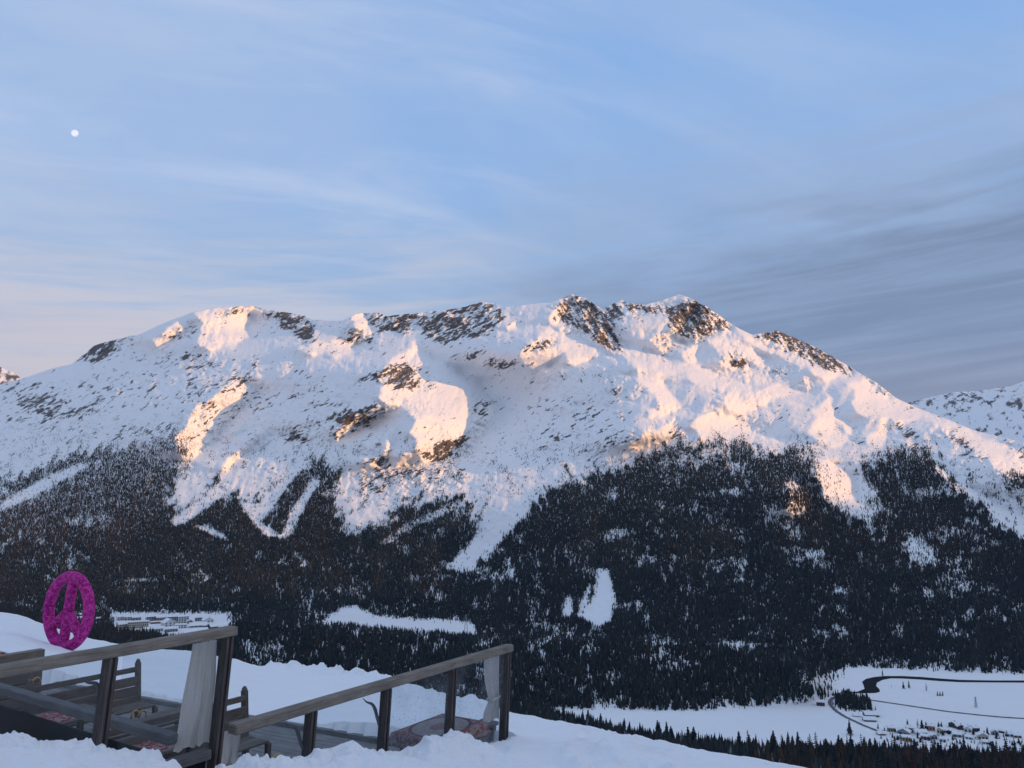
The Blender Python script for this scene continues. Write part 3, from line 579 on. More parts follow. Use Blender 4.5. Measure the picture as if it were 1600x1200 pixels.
# ------------------------------------------------------------ houses
MATS = {}
def flat_mat(name, col, rough=.85):
    if name not in MATS:
        m, t, b = principled(name, col, rough)
        g = t.node('ShaderNodeNewGeometry').outputs['Position']; n = t.noise(g, .6, 4, .6)
        t.l.new(t.mix(n, c4(*[q * .8 for q in col]), c4(*[min(1, q * 1.15) for q in col])), b.inputs['Base Color']); MATS[name] = m
    return MATS[name]
M_RSNOW = flat_mat('roof_snow', (.80, .82, .85)); M_GLASSW = flat_mat('dark_window', (.03, .035, .045), .3)
WALLC = {'cream': (.46, .42, .34), 'white': (.6, .6, .6), 'grey': (.30, .30, .31), 'pink': (.42, .23, .19), 'ochre': (.42, .29, .14), 'brown': (.10, .065, .045), 'red': (.36, .11, .08), 'tan': (.36, .28, .2), 'dark': (.06, .055, .055)}
def bm_obj(name, V, F, mat, parent=None):
    me = bpy.data.meshes.new(name); me.from_pydata(V, [], F); me.materials.append(mat); o = bpy.data.objects.new(name, me); COL.objects.link(o)
    if parent: o.parent = parent
    return o
def house(name, label, x, y, wpx, hpx, wall, yaw=0, kind='gable', dep=.85, win=0, storeys=2, group=None, cat='house'):
    p = on_relief(x, y); m = p[1] / FPX; w = wpx * m / 2; h = hpx * m; d = w * dep
    r = bpy.data.objects.new(name, None); COL.objects.link(r); r.location = p + np.array([0, d, -.5]); r.rotation_euler = (0, 0, yaw - math.atan2(p[0], p[1]))
    tag(r, label, cat, group)
    wm = flat_mat(wall + '_house_wall', WALLC[wall])
    hr = h + (w * .5 if kind == 'gable' else d * .42 if kind == 'side' else 0)
    V = [(-w, -d, -4), (w, -d, -4), (w, d, -4), (-w, d, -4), (-w, -d, h), (w, -d, h), (w, d, h), (-w, d, h)]; F = [(0, 1, 5, 4), (1, 2, 6, 5), (2, 3, 7, 6), (3, 0, 4, 7)]
    if kind == 'gable': V += [(0, -d, hr), (0, d, hr)]; F += [(4, 5, 8), (6, 7, 9)]
    elif kind == 'side': V += [(-w, 0, hr), (w, 0, hr)]; F += [(7, 4, 8), (5, 6, 9)]
    bm_obj('wall', V, F, wm, r)
    o = .12 * w + .3; th = .9
    if kind == 'gable': prof = [(-w - o, h - .5 * o), (0, hr + .15), (w + o, h - .5 * o), (w + o, h - .5 * o + th), (0, hr + .15 + th), (-w - o, h - .5 * o + th)]; V = [(a, -d - o, b) for a, b in prof] + [(a, d + o, b) for a, b in prof]
    elif kind == 'side': prof = [(-d - o, h - .5 * o), (0, hr + .15), (d + o, h - .5 * o), (d + o, h - .5 * o + th), (0, hr + .15 + th), (-d - o, h - .5 * o + th)]; V = [(-w - o, a, b) for a, b in prof] + [(w + o, a, b) for a, b in prof]
    else: prof = [(-w - o * .6, h + .05), (w + o * .6, h + .05), (w + o * .6, h + 1.3), (w * .6, h + 1.9), (-w * .6, h + 1.9), (-w - o * .6, h + 1.3)]; V = [(a, -d - o * .6, b) for a, b in prof] + [(a, d + o * .6, b) for a, b in prof]
    n = 6; F = [tuple(range(n)), tuple(range(2 * n - 1, n - 1, -1))] + [(k, n + k, n + (k + 1) % n, (k + 1) % n) for k in range(n)]
    roof = bm_obj('roof', V, F, M_RSNOW, r)
    if kind != 'flat' and wpx > 9:
        c = w * .35; V = [(c + a, b + .2 * d, z) for z in (hr - w * .3, hr + 1.6) for a, b in ((-.5, -.5), (.5, -.5), (.5, .5), (-.5, .5))]
        bm_obj('chimney', V, [(0, 1, 5, 4), (1, 2, 6, 5), (2, 3, 7, 6), (3, 0, 4, 7), (4, 5, 6, 7)], flat_mat('chimney_brick', (.16, .13, .12)), roof)
    for i in range(win):
        for k in range(storeys):
            cx = -w + 2 * w * (i + .5) / win; cz = h * (k + .5) / storeys; ww = min(.30 * 2 * w / win, 2.2); wh = min(h / storeys * .28, 1.7)
            bm_obj('window', [(cx - ww, -d - .06, cz - wh), (cx + ww, -d - .06, cz - wh), (cx + ww, -d - .06, cz + wh), (cx - ww, -d - .06, cz + wh), (cx - ww, -d + .3, cz - wh), (cx + ww, -d + .3, cz - wh), (cx + ww, -d + .3, cz + wh), (cx - ww, -d + .3, cz + wh)], [(0, 1, 2, 3), (0, 4, 5, 1), (3, 2, 6, 7), (0, 3, 7, 4), (1, 5, 6, 2)], M_GLASSW, r)
    return r
def zb(x, y): return 1260 + x / 4.706, 1030 + y / 4.706
def za(x, y): return 150 + x / 6.667, 930 + y / 6.667
def village():
    g = 'houses of the village on the valley floor'
    for lab, nm, x, y, w, h, wall, yaw, kind, win in [
        ('large brown barn with wide snowy roof above the village', 'barn', 490, 425, 110, 16, 'brown', .3, 'side', 0), ('brown barn with snow roof standing in front of the larger barn', 'barn', 475, 460, 95, 14, 'brown', .25, 'side', 0),
        ('low dark shed left of the two brown barns', 'shed', 385, 425, 65, 8, 'dark', .2, 'side', 0), ('low brown farm building by the road under the wooded hill', 'farm_building', 112, 345, 62, 26, 'brown', .1, 'side', 3),
        ('tan house at the left end of the village', 'house', 632, 535, 58, 26, 'tan', .2, 'side', 3), ('wide grey house with the biggest snowy gable roof in the village', 'house', 732, 562, 92, 24, 'grey', -.2, 'gable', 4),
        ('orange house behind the big snowy gable', 'house', 768, 535, 58, 26, 'red', .1, 'side', 3), ('yellow ochre house at the lower edge of the village', 'house', 745, 606, 66, 28, 'ochre', .15, 'side', 3),
        ('long pale house with snowy roof next to the orange house', 'house', 852, 560, 92, 20, 'white', .4, 'side', 4), ('pink house with snowy roof beside the broad dark tree', 'house', 925, 528, 68, 32, 'pink', 0, 'side', 3),
        ('low pink house in front of the long pale house', 'house', 885, 592, 66, 22, 'pink', -.1, 'side', 3), ('small grey house right of the low pink house', 'house', 945, 590, 46, 22, 'grey', .3, 'gable', 2),
        ('small cream house with steep roof in the middle of the village', 'house', 992, 552, 44, 30, 'cream', -.3, 'gable', 2), ('grey house with broad snowy roof right of the small cream house', 'house', 1042, 545, 66, 20, 'grey', .2, 'side', 3),
        ('pale house low in the middle of the village', 'house', 1010, 612, 50, 22, 'white', .1, 'side', 2), ('dark chalet with snowy roof at the back of the village', 'chalet', 1092, 505, 62, 24, 'dark', -.4, 'gable', 2),
        ('brown chalet right behind the village trees', 'chalet', 1140, 520, 54, 22, 'brown', .4, 'gable', 2), ('white house with snowy gable among dark trees', 'house', 1200, 540, 58, 24, 'white', -.1, 'gable', 2), ('brown chalet with roof sloping to the right in the village', 'chalet', 1252, 535, 56, 26, 'brown', .5, 'side', 2),
        ('cream house with wide snowy roof at the right of the village', 'house', 1310, 596, 78, 28, 'cream', .2, 'gable', 3), ('white house below the cream house at the lower edge of the village', 'house', 1335, 626, 62, 16, 'white', .2, 'side', 3), ('low grey house between chalets near the right of the village', 'house', 1120, 575, 66, 20, 'grey', .1, 'side', 2),
        ('grey house at the right end of the village', 'house', 1392, 560, 46, 24, 'grey', .3, 'gable', 2), ('small brown chalet near the right edge', 'chalet', 1450, 545, 50, 16, 'brown', -.2, 'side', 2), ('pale house near the right edge with long snow roof', 'house', 1505, 570, 60, 18, 'white', .1, 'side', 2), ('tan house at the far right edge of the village', 'house', 1560, 580, 58, 18, 'tan', .3, 'side', 2),
        ('snow covered low house in the lower left of the village', 'house', 560, 560, 66, 12, 'grey', .4, 'side', 2), ('white cottage between the long pale house and the tan house', 'house', 690, 590, 44, 18, 'white', .3, 'gable', 2), ('small white house in front of the brown chalets', 'house', 1205, 590, 50, 16, 'white', -.2, 'side', 2)]:
        a, b = zb(x, y); house(nm, lab, a, b, w * .84 / 4.706, h * 1.15 / 4.706, wall, yaw, kind, .7, 0 if nm in ('barn', 'shed') else win, 1, g, 'barn' if nm in ('barn', 'shed') else 'house')
    g = 'buildings of the town at the foot of the mountain'
    for lab, nm, x, y, w, h, wall, yaw, kind, dep, win, st in [
        ('leftmost tall hotel block with snowy hipped roof', 'hotel_block', 568, 285, 112, 62, 'grey', .15, 'side', .5, 5, 4), ('second tall hotel block from the left', 'hotel_block', 672, 287, 92, 56, 'grey', 0, 'side', .5, 4, 4), ('third tall hotel block under a wavy snow roof', 'hotel_block', 790, 290, 108, 66, 'grey', -.1, 'side', .5, 5, 4), ('rightmost tall hotel block with pale balconies', 'hotel_block', 898, 292, 100, 70, 'white', .1, 'side', .5, 4, 4),
        ('low reddish brown building in front of the hotel blocks', 'town_building', 640, 296, 150, 18, 'red', 0, 'flat', .3, 8, 1), ('long cream building with rows of windows', 'town_building', 425, 345, 190, 64, 'cream', -.05, 'flat', .3, 10, 3), ('cream gabled house left of the long cream building', 'town_house', 265, 345, 110, 44, 'cream', .3, 'side', .7, 4, 2),
        ('white house highest at the left of the town', 'town_house', 245, 262, 76, 36, 'white', .2, 'side', .7, 3, 2), ('cream house with snowy roof behind the long building', 'town_house', 330, 262, 84, 36, 'cream', -.1, 'side', .7, 3, 2), ('grey house with rounded snow roof behind the long building', 'town_house', 408, 262, 80, 32, 'grey', .1, 'side', .7, 3, 2),
        ('pale gabled house in front of the hotel blocks', 'town_house', 735, 325, 120, 40, 'white', .35, 'gable', .8, 3, 2), ('long low white house at the lower edge of the town', 'town_house', 585, 380, 180, 34, 'white', 0, 'side', .3, 8, 2), ('grey house right of the long low white house', 'town_house', 768, 382, 120, 34, 'grey', .1, 'side', .5, 5, 2),
        ('white annex right below the hotel blocks', 'town_house', 872, 345, 110, 34, 'white', -.1, 'flat', .5, 4, 2), ('snow covered hall with a wide roof in the right of the town', 'town_hall', 1040, 335, 150, 24, 'grey', .1, 'side', .6, 4, 1), ('pale gabled house with steep snowy roof', 'town_house', 1150, 285, 96, 26, 'white', .3, 'gable', .7, 3, 1),
        ('small pale house before the steep roofed house', 'town_house', 1058, 270, 70, 34, 'grey', 0, 'flat', .7, 3, 2), ('wide shed with the largest snow roof at the right end of the town', 'shed', 1270, 330, 200, 16, 'brown', .35, 'side', .5, 0, 1), ('small brown hut in front of the wide snow roof', 'hut', 1138, 332, 56, 18, 'brown', 0, 'side', .8, 0, 1),
        ('dark hut with snow roof in the brown wood before the town', 'hut', 222, 466, 112, 10, 'dark', .2, 'side', .6, 0, 1), ('narrow pale house at the left end of the town', 'town_house', 160, 280, 40, 46, 'grey', 0, 'gable', .8, 2, 2), ('small pale house at the far left beside the pink flower sign', 'town_house', 18, 262, 46, 22, 'white', .2, 'side', .8, 2, 1),
        ('cream house seen through the right opening of the pink flower sign', 'town_house', -165, 275, 66, 40, 'cream', .1, 'side', .7, 3, 2), ('grey house low in the right opening of the pink flower sign', 'town_house', -150, 220, 56, 22, 'grey', .1, 'side', .7, 2, 1), ('small grey house between the hotel blocks and the snow hall', 'town_house', 968, 300, 52, 30, 'grey', .1, 'gable', .8, 2, 2), ('little tower house standing behind the hotel blocks', 'town_house', 690, 190, 36, 30, 'grey', 0, 'gable', .9, 1, 2)]:
        a, b = za(x, y); house(nm, lab, a, b, w / 6.667, h / 6.667, wall, yaw, kind, dep, win, st, g, 'house' if 'house' in nm else 'hut' if nm in ('hut', 'shed') else 'building')
    house('snow_covered_house', 'pale house half buried in snow between trees below the snow slope', 1112, 1172, 34, 3.5, 'white', .2, 'side', .5, 3, 1, None, 'house')
village()
def mast(x, ytop, ybot, label, grey):
    p = on_relief(x, ybot); h = (ybot - ytop) * p[1] / FPX; r = bpy.data.objects.new('lattice_mast', None); COL.objects.link(r); r.location = p; tag(r, label, 'mast', 'lattice masts in the valley')
    m = flat_mat('galvanised_steel' + str(grey), (grey, grey, grey), .5); V = []; F = []
    def bar(a, b, w):
        a, b = Vector(a), Vector(b); q = (b - a).to_track_quat('Z', 'Y').to_matrix(); i0 = len(V)
        for e in (a, b): V.extend([tuple(e + q @ Vector((cx * w, cy * w, 0))) for cx, cy in ((-1, -1), (1, -1), (1, 1), (-1, 1))])
        F.extend([(i0 + k, i0 + (k + 1) % 4, i0 + 4 + (k + 1) % 4, i0 + 4 + k) for k in range(4)])
    b0 = h * .10; cs = [(-1, -1), (1, -1), (1, 1), (-1, 1)]; lv = [0, .22, .42, .6, .76, .9, 1]
    for cx, cy in cs: bar((cx * b0, cy * b0, -1), (cx * b0 * .2, cy * b0 * .2, h), .25)
    for i in range(6):
        w0, w1 = b0 * (1 - .8 * lv[i]), b0 * (1 - .8 * lv[i + 1])
        for k in range(4):
            (ax, ay), (bx, by) = cs[k], cs[(k + 1) % 4]; bar((ax * w0, ay * w0, lv[i] * h), (bx * w1, by * w1, lv[i + 1] * h), .13); bar((bx * w0, by * w0, lv[i] * h), (ax * w1, ay * w1, lv[i + 1] * h), .13)
    bm_obj('frame', V, F, m, r); V, F2 = [], F; F = []
    V = []
    for z, s_ in ((.80, .16), (.92, .12)): bar((-h * s_, 0, h * z), (h * s_, 0, h * z), .22)
    bm_obj('crossarm', V, F, m, r)
mast(1525, 1090, 1105.5, 'pale lattice mast standing alone on the snowy flat', .42)
mast(728, 962, 991, 'tall thin lattice mast at the right end of the forest clearing', .30)

# ------------------------------------------------------------ moon
def moon():
    a, t = ray(117, 208); D = 60000.0; d = np.array([a, 1, t]); d /= np.linalg.norm(d)
    bm = bmesh.new(); bmesh.ops.create_uvsphere(bm, u_segments=32, v_segments=16, radius=D * 7.3 / FPX * .60); me = bpy.data.meshes.new('moon'); bm.to_mesh(me); bm.free()
    for pl in me.polygons: pl.use_smooth = True
    m = bpy.data.materials.new('moon_dust'); m.use_nodes = True; n = NT(m.node_tree); n.n.clear()
    df = n.node('ShaderNodeBsdfDiffuse'); n.l.new(n.mix(n.noise(n.node('ShaderNodeTexCoord').outputs['Object'], .0035, 3), c4(.10, .11, .13), c4(.30, .31, .33)), df.inputs[0])
    ad = n.node('ShaderNodeAddShader'); n.l.new(df.outputs[0], ad.inputs[0]); n.l.new(n.node('ShaderNodeBsdfTransparent').outputs[0], ad.inputs[1]); n.l.new(ad.outputs[0], n.node('ShaderNodeOutputMaterial').inputs[0])
    me.materials.append(m); o = bpy.data.objects.new('moon', me); COL.objects.link(o); o.location = Vector(d * D) + Vector((0, 0, EYE)); tag(o, 'small bright gibbous moon high in the pale blue sky', 'moon')
moon()
# ------------------------------------------------------------ terrace frame of reference: s along the railing, n away from the camera
RA = np.array([-2.80275744, 8.16794864]); RR = np.array([0.55377724, 0.83266486]); RN = np.array([-0.83266486, 0.55377724])
def W(s, n, z): p = RA + RR * s + RN * n; return Vector((p[0], p[1], z))
def to_sn(X, Y): dx, dy = X - RA[0], Y - RA[1]; return dx * RR[0] + dy * RR[1], dx * RN[0] + dy * RN[1]
def on_plane(x, y, n=0.0):
    a, t = ray(x, y); s, Y = np.linalg.solve(np.array([[RR[0], -a], [RR[1], -1]]), -(RA + RN * n)); return s, EYE + t * Y
def on_height(x, y, z):
    a, t = ray(x, y); Y = (z - EYE) / t; return Vector((a * Y, Y, z))
EDGE_A, EDGE_B = np.array([-4.846, 14.679]), np.array([-2.211, 13.321])      # far edge of the deck

def snow_material(name, fine=1.0):
    m, t, b = principled(name, (.84, .86, .89), 0.75, 0.2)
    g = t.node('ShaderNodeNewGeometry').outputs['Position']
    t.l.new(t.mix(t.noise(g, .8, 4, .6), c4(.80, .825, .865), c4(.88, .89, .91)), b.inputs['Base Color'])
    b.inputs['Subsurface Weight'].default_value = 0.0
    h = t.math('ADD', t.math('MULTIPLY', t.noise(g, 6 * fine, 6, .62), 1.0), t.math('MULTIPLY', t.noise(g, 38 * fine, 3, .6), .22))
    bp = t.node('ShaderNodeBump'); bp.inputs['Strength'].default_value = .55; bp.inputs['Distance'].default_value = .07
    t.l.new(h, bp.inputs['Height']); t.l.new(bp.outputs[0], b.inputs['Normal'])
    return m
M_SNOW = snow_material('settled_snow'); M_CLOD = snow_material('ploughed_snow', 1.3)

def near_slope():
    av = np.arange(-1.0, 1.0, .004); xs_pix = np.arange(-900, 2500, 5.0)
    sa, st = ray(xs_pix, SIL(xs_pix)); ts = np.interp(av, sa, st)
    ds = np.interp(av, [-.7, -.3, 0, .35, .7], [46, 40, 27, 22, 17])
    Yv = np.geomspace(3.0, 700, 520)
    Y = Yv[:, None] + 0 * av[None]; X = Y * av[None]
    t = ts[None] - 0.0196 * (ds[None] / Y - 1) ** 2
    Z = EYE + t * Y
    Z = np.where(Y > ds[None], Z - 0.0006 * np.clip(Y - ds[None], 0, 120) ** 1.6, Z)
    # wind ripples, tracks and ploughed lumps
    fade = np.clip(60 / Y, 0, 1)
    Z += fade * (0.10 * fbm(X / 3.1, Y / 2.2, 4, 1) + 0.065 * fbm(X / .7, Y / .55, 4, 6))
    px = 800 + FPX * av[None] * 1.03
    for k in range(9):
        ln = (X * math.cos(.25 * k - 1) + Y * math.sin(.25 * k - 1)) - (k * 3.1 - 6) + 1.2 * fbm(Y / 9, X * 0 + k, 2, k); Z -= fade * .09 * (np.exp(-(ln / .12) ** 2) + np.exp(-((ln - .38) / .12) ** 2))
    churn = sstep(px, 830, 900) * sstep(px, 1120, 1020) * sstep(Y, 24, 17) + .6 * sstep(px, 600, 680) * sstep(px, 850, 780)
    Z += churn * 0.15 * ridged(X / .55, Y / .5, 3, 4)
    berm = sstep(px, 405, 432) * sstep(px, 800, 740) * np.exp(-((Y - ds[None] * .93) / 3.2) ** 2)
    Z += berm * (0.26 + 0.42 * np.abs(fbm(X / .9, Y / 1.4, 4, 9, .6)) + .22 * ridged(X / .45, Y / .8, 2, 5)) * (1 - .5 * sstep(px, 590, 640))
    # scoop it out under the deck
    s, n = to_sn(X, Y); e = (EDGE_B - EDGE_A); e = e / np.linalg.norm(e); beyond = (X - EDGE_A[0]) * e[1] * -1 + (Y - EDGE_A[1]) * e[0]
    inside = (n > -.15) & (beyond < .05) & (s > -8)
    Z = np.where(inside, np.minimum(Z, -.25), Z)
    V = np.stack([X, Y, Z], -1).reshape(-1, 3); R, C = X.shape; idx = np.arange(R * C).reshape(R, C)
    F = np.stack([idx[:-1, :-1], idx[:-1, 1:], idx[1:, 1:], idx[1:, :-1]], -1).reshape(-1, 4)
    tag(raw_mesh('snow_ground', V, F, [M_SNOW], True), kind='structure')
    return av, Yv, Z
SL_A, SL_Y, SL_Z = near_slope()
def ground_z(X, Y):
    i = np.argmin(np.abs(SL_Y - Y)); j = np.argmin(np.abs(SL_A - X / Y)); return float(SL_Z[i, j])

def snow_bank():
    crest = [(-140,1120),(-60,1140),(0,1146),(25,1145),(50,1152),(62,1158),(75,1150),(100,1156),(118,1150),(124,1166),(140,1166),(160,1162),(172,1180),(200,1182),(222,1176),(236,1182),(250,1204),(262,1235),(335,1235),(343,1200),(352,1186),(364,1192),(383,1178),(390,1190),(405,1186),(425,1170),(436,1188),(448,1190),(462,1180),(475,1180),(490,1174),(530,1162),(548,1160),(570,1166),(600,1169),(625,1170),(650,1162),(690,1151),(720,1149),(731,1146),(737,1169),(760,1170),(790,1166),(812,1163),(860,1185),(960,1260),(1040,1330)]
    S, Zc = zip(*[on_plane(x, y, -.45) for x, y in crest])
    s = np.arange(S[0], S[-1], .022); n = np.concatenate([np.linspace(-5.0, -1.6, 70), np.linspace(-1.57, .12, 86)])
    ss, nn = np.meshgrid(s, n)
    soft = np.interp(s, S, Zc); k = np.exp(-np.linspace(-2, 2, 31) ** 2); soft = np.convolve(np.pad(soft, 15, 'edge'), k / k.sum(), 'valid')
    hard = np.interp(ss + .10 * fbm(ss / .11, nn / .11, 3, 3), S, Zc)
    d = np.abs(nn + .45)
    w = np.exp(-(d / .22) ** 2)
    ztop = soft[None] * (1 - w) + hard * w
    front = np.clip(-.45 - nn, 0, None); back = np.clip(nn + .45, 0, None)
    z = ztop - np.where(front > 0, .10 * front + .05 * front ** 2, 0) - 1.1 * back ** 1.15
    crestw = np.exp(-((nn + .45) / .5) ** 2); lump = .14 * fbm(ss / .8, nn / .7, 4, 2, .55) + (.02 + .065 * crestw) * ridged(ss / .24, nn / .22, 3, 8) + (.008 + .022 * crestw) * ridged(ss / .09, nn / .08, 2, 11)
    z += lump * np.where(nn > -.45, .35, 1.0) * (1 - .2 * w)
    P = RA[None, None] + RR * ss[..., None] + RN * nn[..., None]
    V = np.concatenate([P, z[..., None]], -1)
    V[..., 0] += .03 * fbm(ss / .15, nn / .15, 2, 5); V[..., 1] += .03 * fbm(ss / .15, nn / .15, 2, 6)
    R, C = z.shape; idx = np.arange(R * C).reshape(R, C)
    F = np.stack([idx[:-1, :-1], idx[:-1, 1:], idx[1:, 1:], idx[1:, :-1]], -1).reshape(-1, 4)
    tag(raw_mesh('snow_bank', V.reshape(-1, 3), F, [M_CLOD], True), 'heap of lumpy ploughed snow along the front of the wooden railing', 'snow bank', kind='stuff')
snow_bank()

# ------------------------------------------------------------ timber helpers
def wood_material(name, lo, hi, grain=1.0):
    m, t, b = principled(name, lo, 0.8, 0.15)
    uv = t.node('ShaderNodeUVMap').outputs[0]
    v = t.mapping(uv, sc=(1.2 * grain, 26 * grain, 1))
    n = t.noise(v, 3.0, 7, .65, .6); n2 = t.noise(uv, 2.2, 4, .6)
    f = t.math('ADD', t.math('MULTIPLY', n, .75), t.math('MULTIPLY', n2, .5)); f = t.step(f, .38, .85)
    knot = t.step(t.noise(t.mapping(uv, sc=(3, 9, 1)), 1.6, 2, .5), .70, .78)
    col = t.mix(f, c4(*lo), c4(*hi)); col = t.mix(t.math('MULTIPLY', knot, .7), col, c4(*[q * .4 for q in lo]))
    t.l.new(col, b.inputs['Base Color'])
    bp = t.node('ShaderNodeBump'); bp.inputs['Strength'].default_value = .5; bp.inputs['Distance'].default_value = .006
    t.l.new(n, bp.inputs['Height']); t.l.new(bp.outputs[0], b.inputs['Normal'])
    return m
M_RAIL = wood_material('weathered_rail_wood', (.10, .088, .076), (.29, .255, .215))
M_POST = wood_material('stained_post_wood', (.042, .036, .035), (.125, .108, .102))
M_DECK = wood_material('grey_deck_boards', (.115, .115, .115), (.27, .27, .27))
M_BENCH = wood_material('bench_wood', (.075, .066, .060), (.19, .17, .155))
M_BEAM = wood_material('painted_beam_wood', (.075, .075, .08), (.16, .16, .165))
class Timber:
    """collects oriented boards into one mesh, with UVs along the grain"""
    def __init__(s): s.bm = bmesh.new(); s.uv = s.bm.loops.layers.uv.new('UVMap')
    def board(s, a, b, w, h, up=Vector((0, 0, 1)), bevel=.006):
        a, b = Vector(a), Vector(b); d = (b - a); L = d.length; d.normalize(); side = d.cross(Vector(up)).normalized(); u = side.cross(d).normalized()
        t = bmesh.new(); vs = [t.verts.new(a + d * (L * k) + side * (w * i) + u * (h * j)) for k in (0, 1) for i, j in ((-.5, -.5), (.5, -.5), (.5, .5), (-.5, .5))]
        for f in ((3, 2, 1, 0), (4, 5, 6, 7), (0, 1, 5, 4), (1, 2, 6, 5), (2, 3, 7, 6), (3, 0, 4, 7)): t.faces.new([vs[k] for k in f])
        if bevel: bmesh.ops.bevel(t, geom=t.edges[:], offset=bevel, segments=1, affect='EDGES')
        o = random.uniform(0, 40); M = {}
        for v in t.verts: M[v] = s.bm.verts.new(v.co)
        for f in t.faces:
            nf = s.bm.faces.new([M[v] for v in f.verts]); fn = f.normal
            for lp in nf.loops:
                q = lp.vert.co - a; lp[s.uv].uv = (q.dot(d) + o, (q.dot(side) if abs(fn.dot(u)) > .7 else q.dot(u)) + o * .37 + (w if abs(fn.dot(u)) > .7 else 0))
        t.free()
    def build(s, name, mat, parent=None):
        me = bpy.data.meshes.new(name); s.bm.normal_update(); s.bm.to_mesh(me); s.bm.free(); me.materials.append(mat)
        o = bpy.data.objects.new(name, me); COL.objects.link(o)
        if parent: o.parent = parent; o.matrix_parent_inverse = parent.matrix_world.inverted()
        return o
def root(name, loc, label, cat, group=None):
    r = bpy.data.objects.new(name, None); COL.objects.link(r); r.location = loc; r.matrix_world = Matrix.Translation(Vector(loc)); return tag(r, label, cat, group)
def single(name, mat, parent, *a, **k):
    t = Timber(); t.board(*a, **k); return t.build(name, mat, parent)
RVEC = Vector((RR[0], RR[1], 0)); NVEC = Vector((RN[0], RN[1], 0)); LEAN = .075

# ------------------------------------------------------------ deck
def deck():
    t = Timber(); e = Vector((EDGE_B[0] - EDGE_A[0], EDGE_B[1] - EDGE_A[1], 0)).normalized(); inn = Vector((e.y, -e.x, 0))      # towards the camera
    if inn.y > 0: inn = -inn
    E0 = Vector((EDGE_B[0], EDGE_B[1], 0)); k = 0; pos = .09
    while pos < 14:
        o = E0 + inn * pos
        # clip the board line between railing (n = 0) and far side
        s0, n0 = to_sn(o.x, o.y); de = -e; dn = de.x * RN[0] + de.y * RN[1]; l0 = (-.05 - n0) / dn
        a = o + de * l0; b = a + de * 10.5
        t.board(a + Vector((0, 0, -.02 + random.uniform(-.004, .004))), b + Vector((0, 0, -.02 + random.uniform(-.004, .004))), .135, .04, bevel=.004)
        pos += .143; k += 1
    s0, n0 = to_sn(E0.x, E0.y); de = -e; l0 = (-.05 - n0) / (de.x * RN[0] + de.y * RN[1])
    o = t.build('deck_boards', M_DECK); r = root('wooden_deck', (-4, 11, 0), 'grey weathered plank deck behind the glazed wooden railing', 'deck'); o.parent = r; o.matrix_parent_inverse = r.matrix_world.inverted()
    a = E0 + de * l0 - inn * .035
    single('edge_beam', M_DECK, r, a + Vector((0, 0, -.06)), a + de * 10.5 + Vector((0, 0, -.06)), .09, .26)
deck()

def glass_material(name, tint, opac, speck):
    m = bpy.data.materials.new(name); m.use_nodes = True; t = NT(m.node_tree); t.n.clear()
    g = t.node('ShaderNodeNewGeometry').outputs['Position']
    tr = t.node('ShaderNodeBsdfTransparent'); tr.inputs[0].default_value = c4(*tint)
    df = t.node('ShaderNodeBsdfDiffuse'); df.inputs[0].default_value = c4(.42, .45, .50)
    gl = t.node('ShaderNodeBsdfGlossy'); gl.inputs['Roughness'].default_value = .03
    sp = t.step(t.noise(g, 34, 2, .5), .66, .72); sm = t.step(t.noise(g, 2.2, 4, .6), .35, .75)
    f = t.math('ADD', t.math('MULTIPLY', sm, opac), t.math('MULTIPLY', sp, speck), clamp=True)
    mx = t.node('ShaderNodeMixShader'); t.l.new(f, mx.inputs[0]); t.l.new(tr.outputs[0], mx.inputs[1]); t.l.new(df.outputs[0], mx.inputs[2])
    m2 = t.node('ShaderNodeMixShader'); m2.inputs[0].default_value = .012; t.l.new(mx.outputs[0], m2.inputs[1]); t.l.new(gl.outputs[0], m2.inputs[2])
    t.l.new(m2.outputs[0], t.node('ShaderNodeOutputMaterial').inputs[0]); return m
M_PANE = glass_material('windbreak_glass', (.92, .94, .95), .012, .0); M_FROST = glass_material('snow_flecked_glass', (.88, .91, .93), .13, .6)
M_DARKP, _t, _b = principled('dark_tinted_panel', (.009, .012, .016), .6, .12)

def pane(parent, s0, s1, z0, z1, mat, n=.0):
    t = Timber(); a, b = W(s0 + LEAN * (z0 - .6), n, (z0 + z1) / 2), W(s1 + LEAN * (z0 - .6), n, (z0 + z1) / 2)
    t.board(a, b, .012, z1 - z0, bevel=0); return t.build('glass_pane', mat, parent)
def post(parent, s, ztop, zbot=-.15, w=.115):
    t = Timber(); top, bot = W(s, 0, ztop), W(s - LEAN * (ztop - zbot), 0, zbot)
    t.board(bot, top, w, w, up=NVEC)
    for k in (-1, 1): t.board(bot - NVEC * (w * .5 + .012) + RVEC * (k * w * .30), top - NVEC * (w * .5 + .012) + RVEC * (k * w * .30), w * .32, .024, up=NVEC, bevel=.003)
    return t.build('post', M_POST, parent)
S1 = [on_plane(172, 1025)[0], -.035]; S2 = [on_plane(486, 1098)[0], on_plane(603, 1068)[0], on_plane(706, 1036)[0], on_plane(791, 1012)[0]]
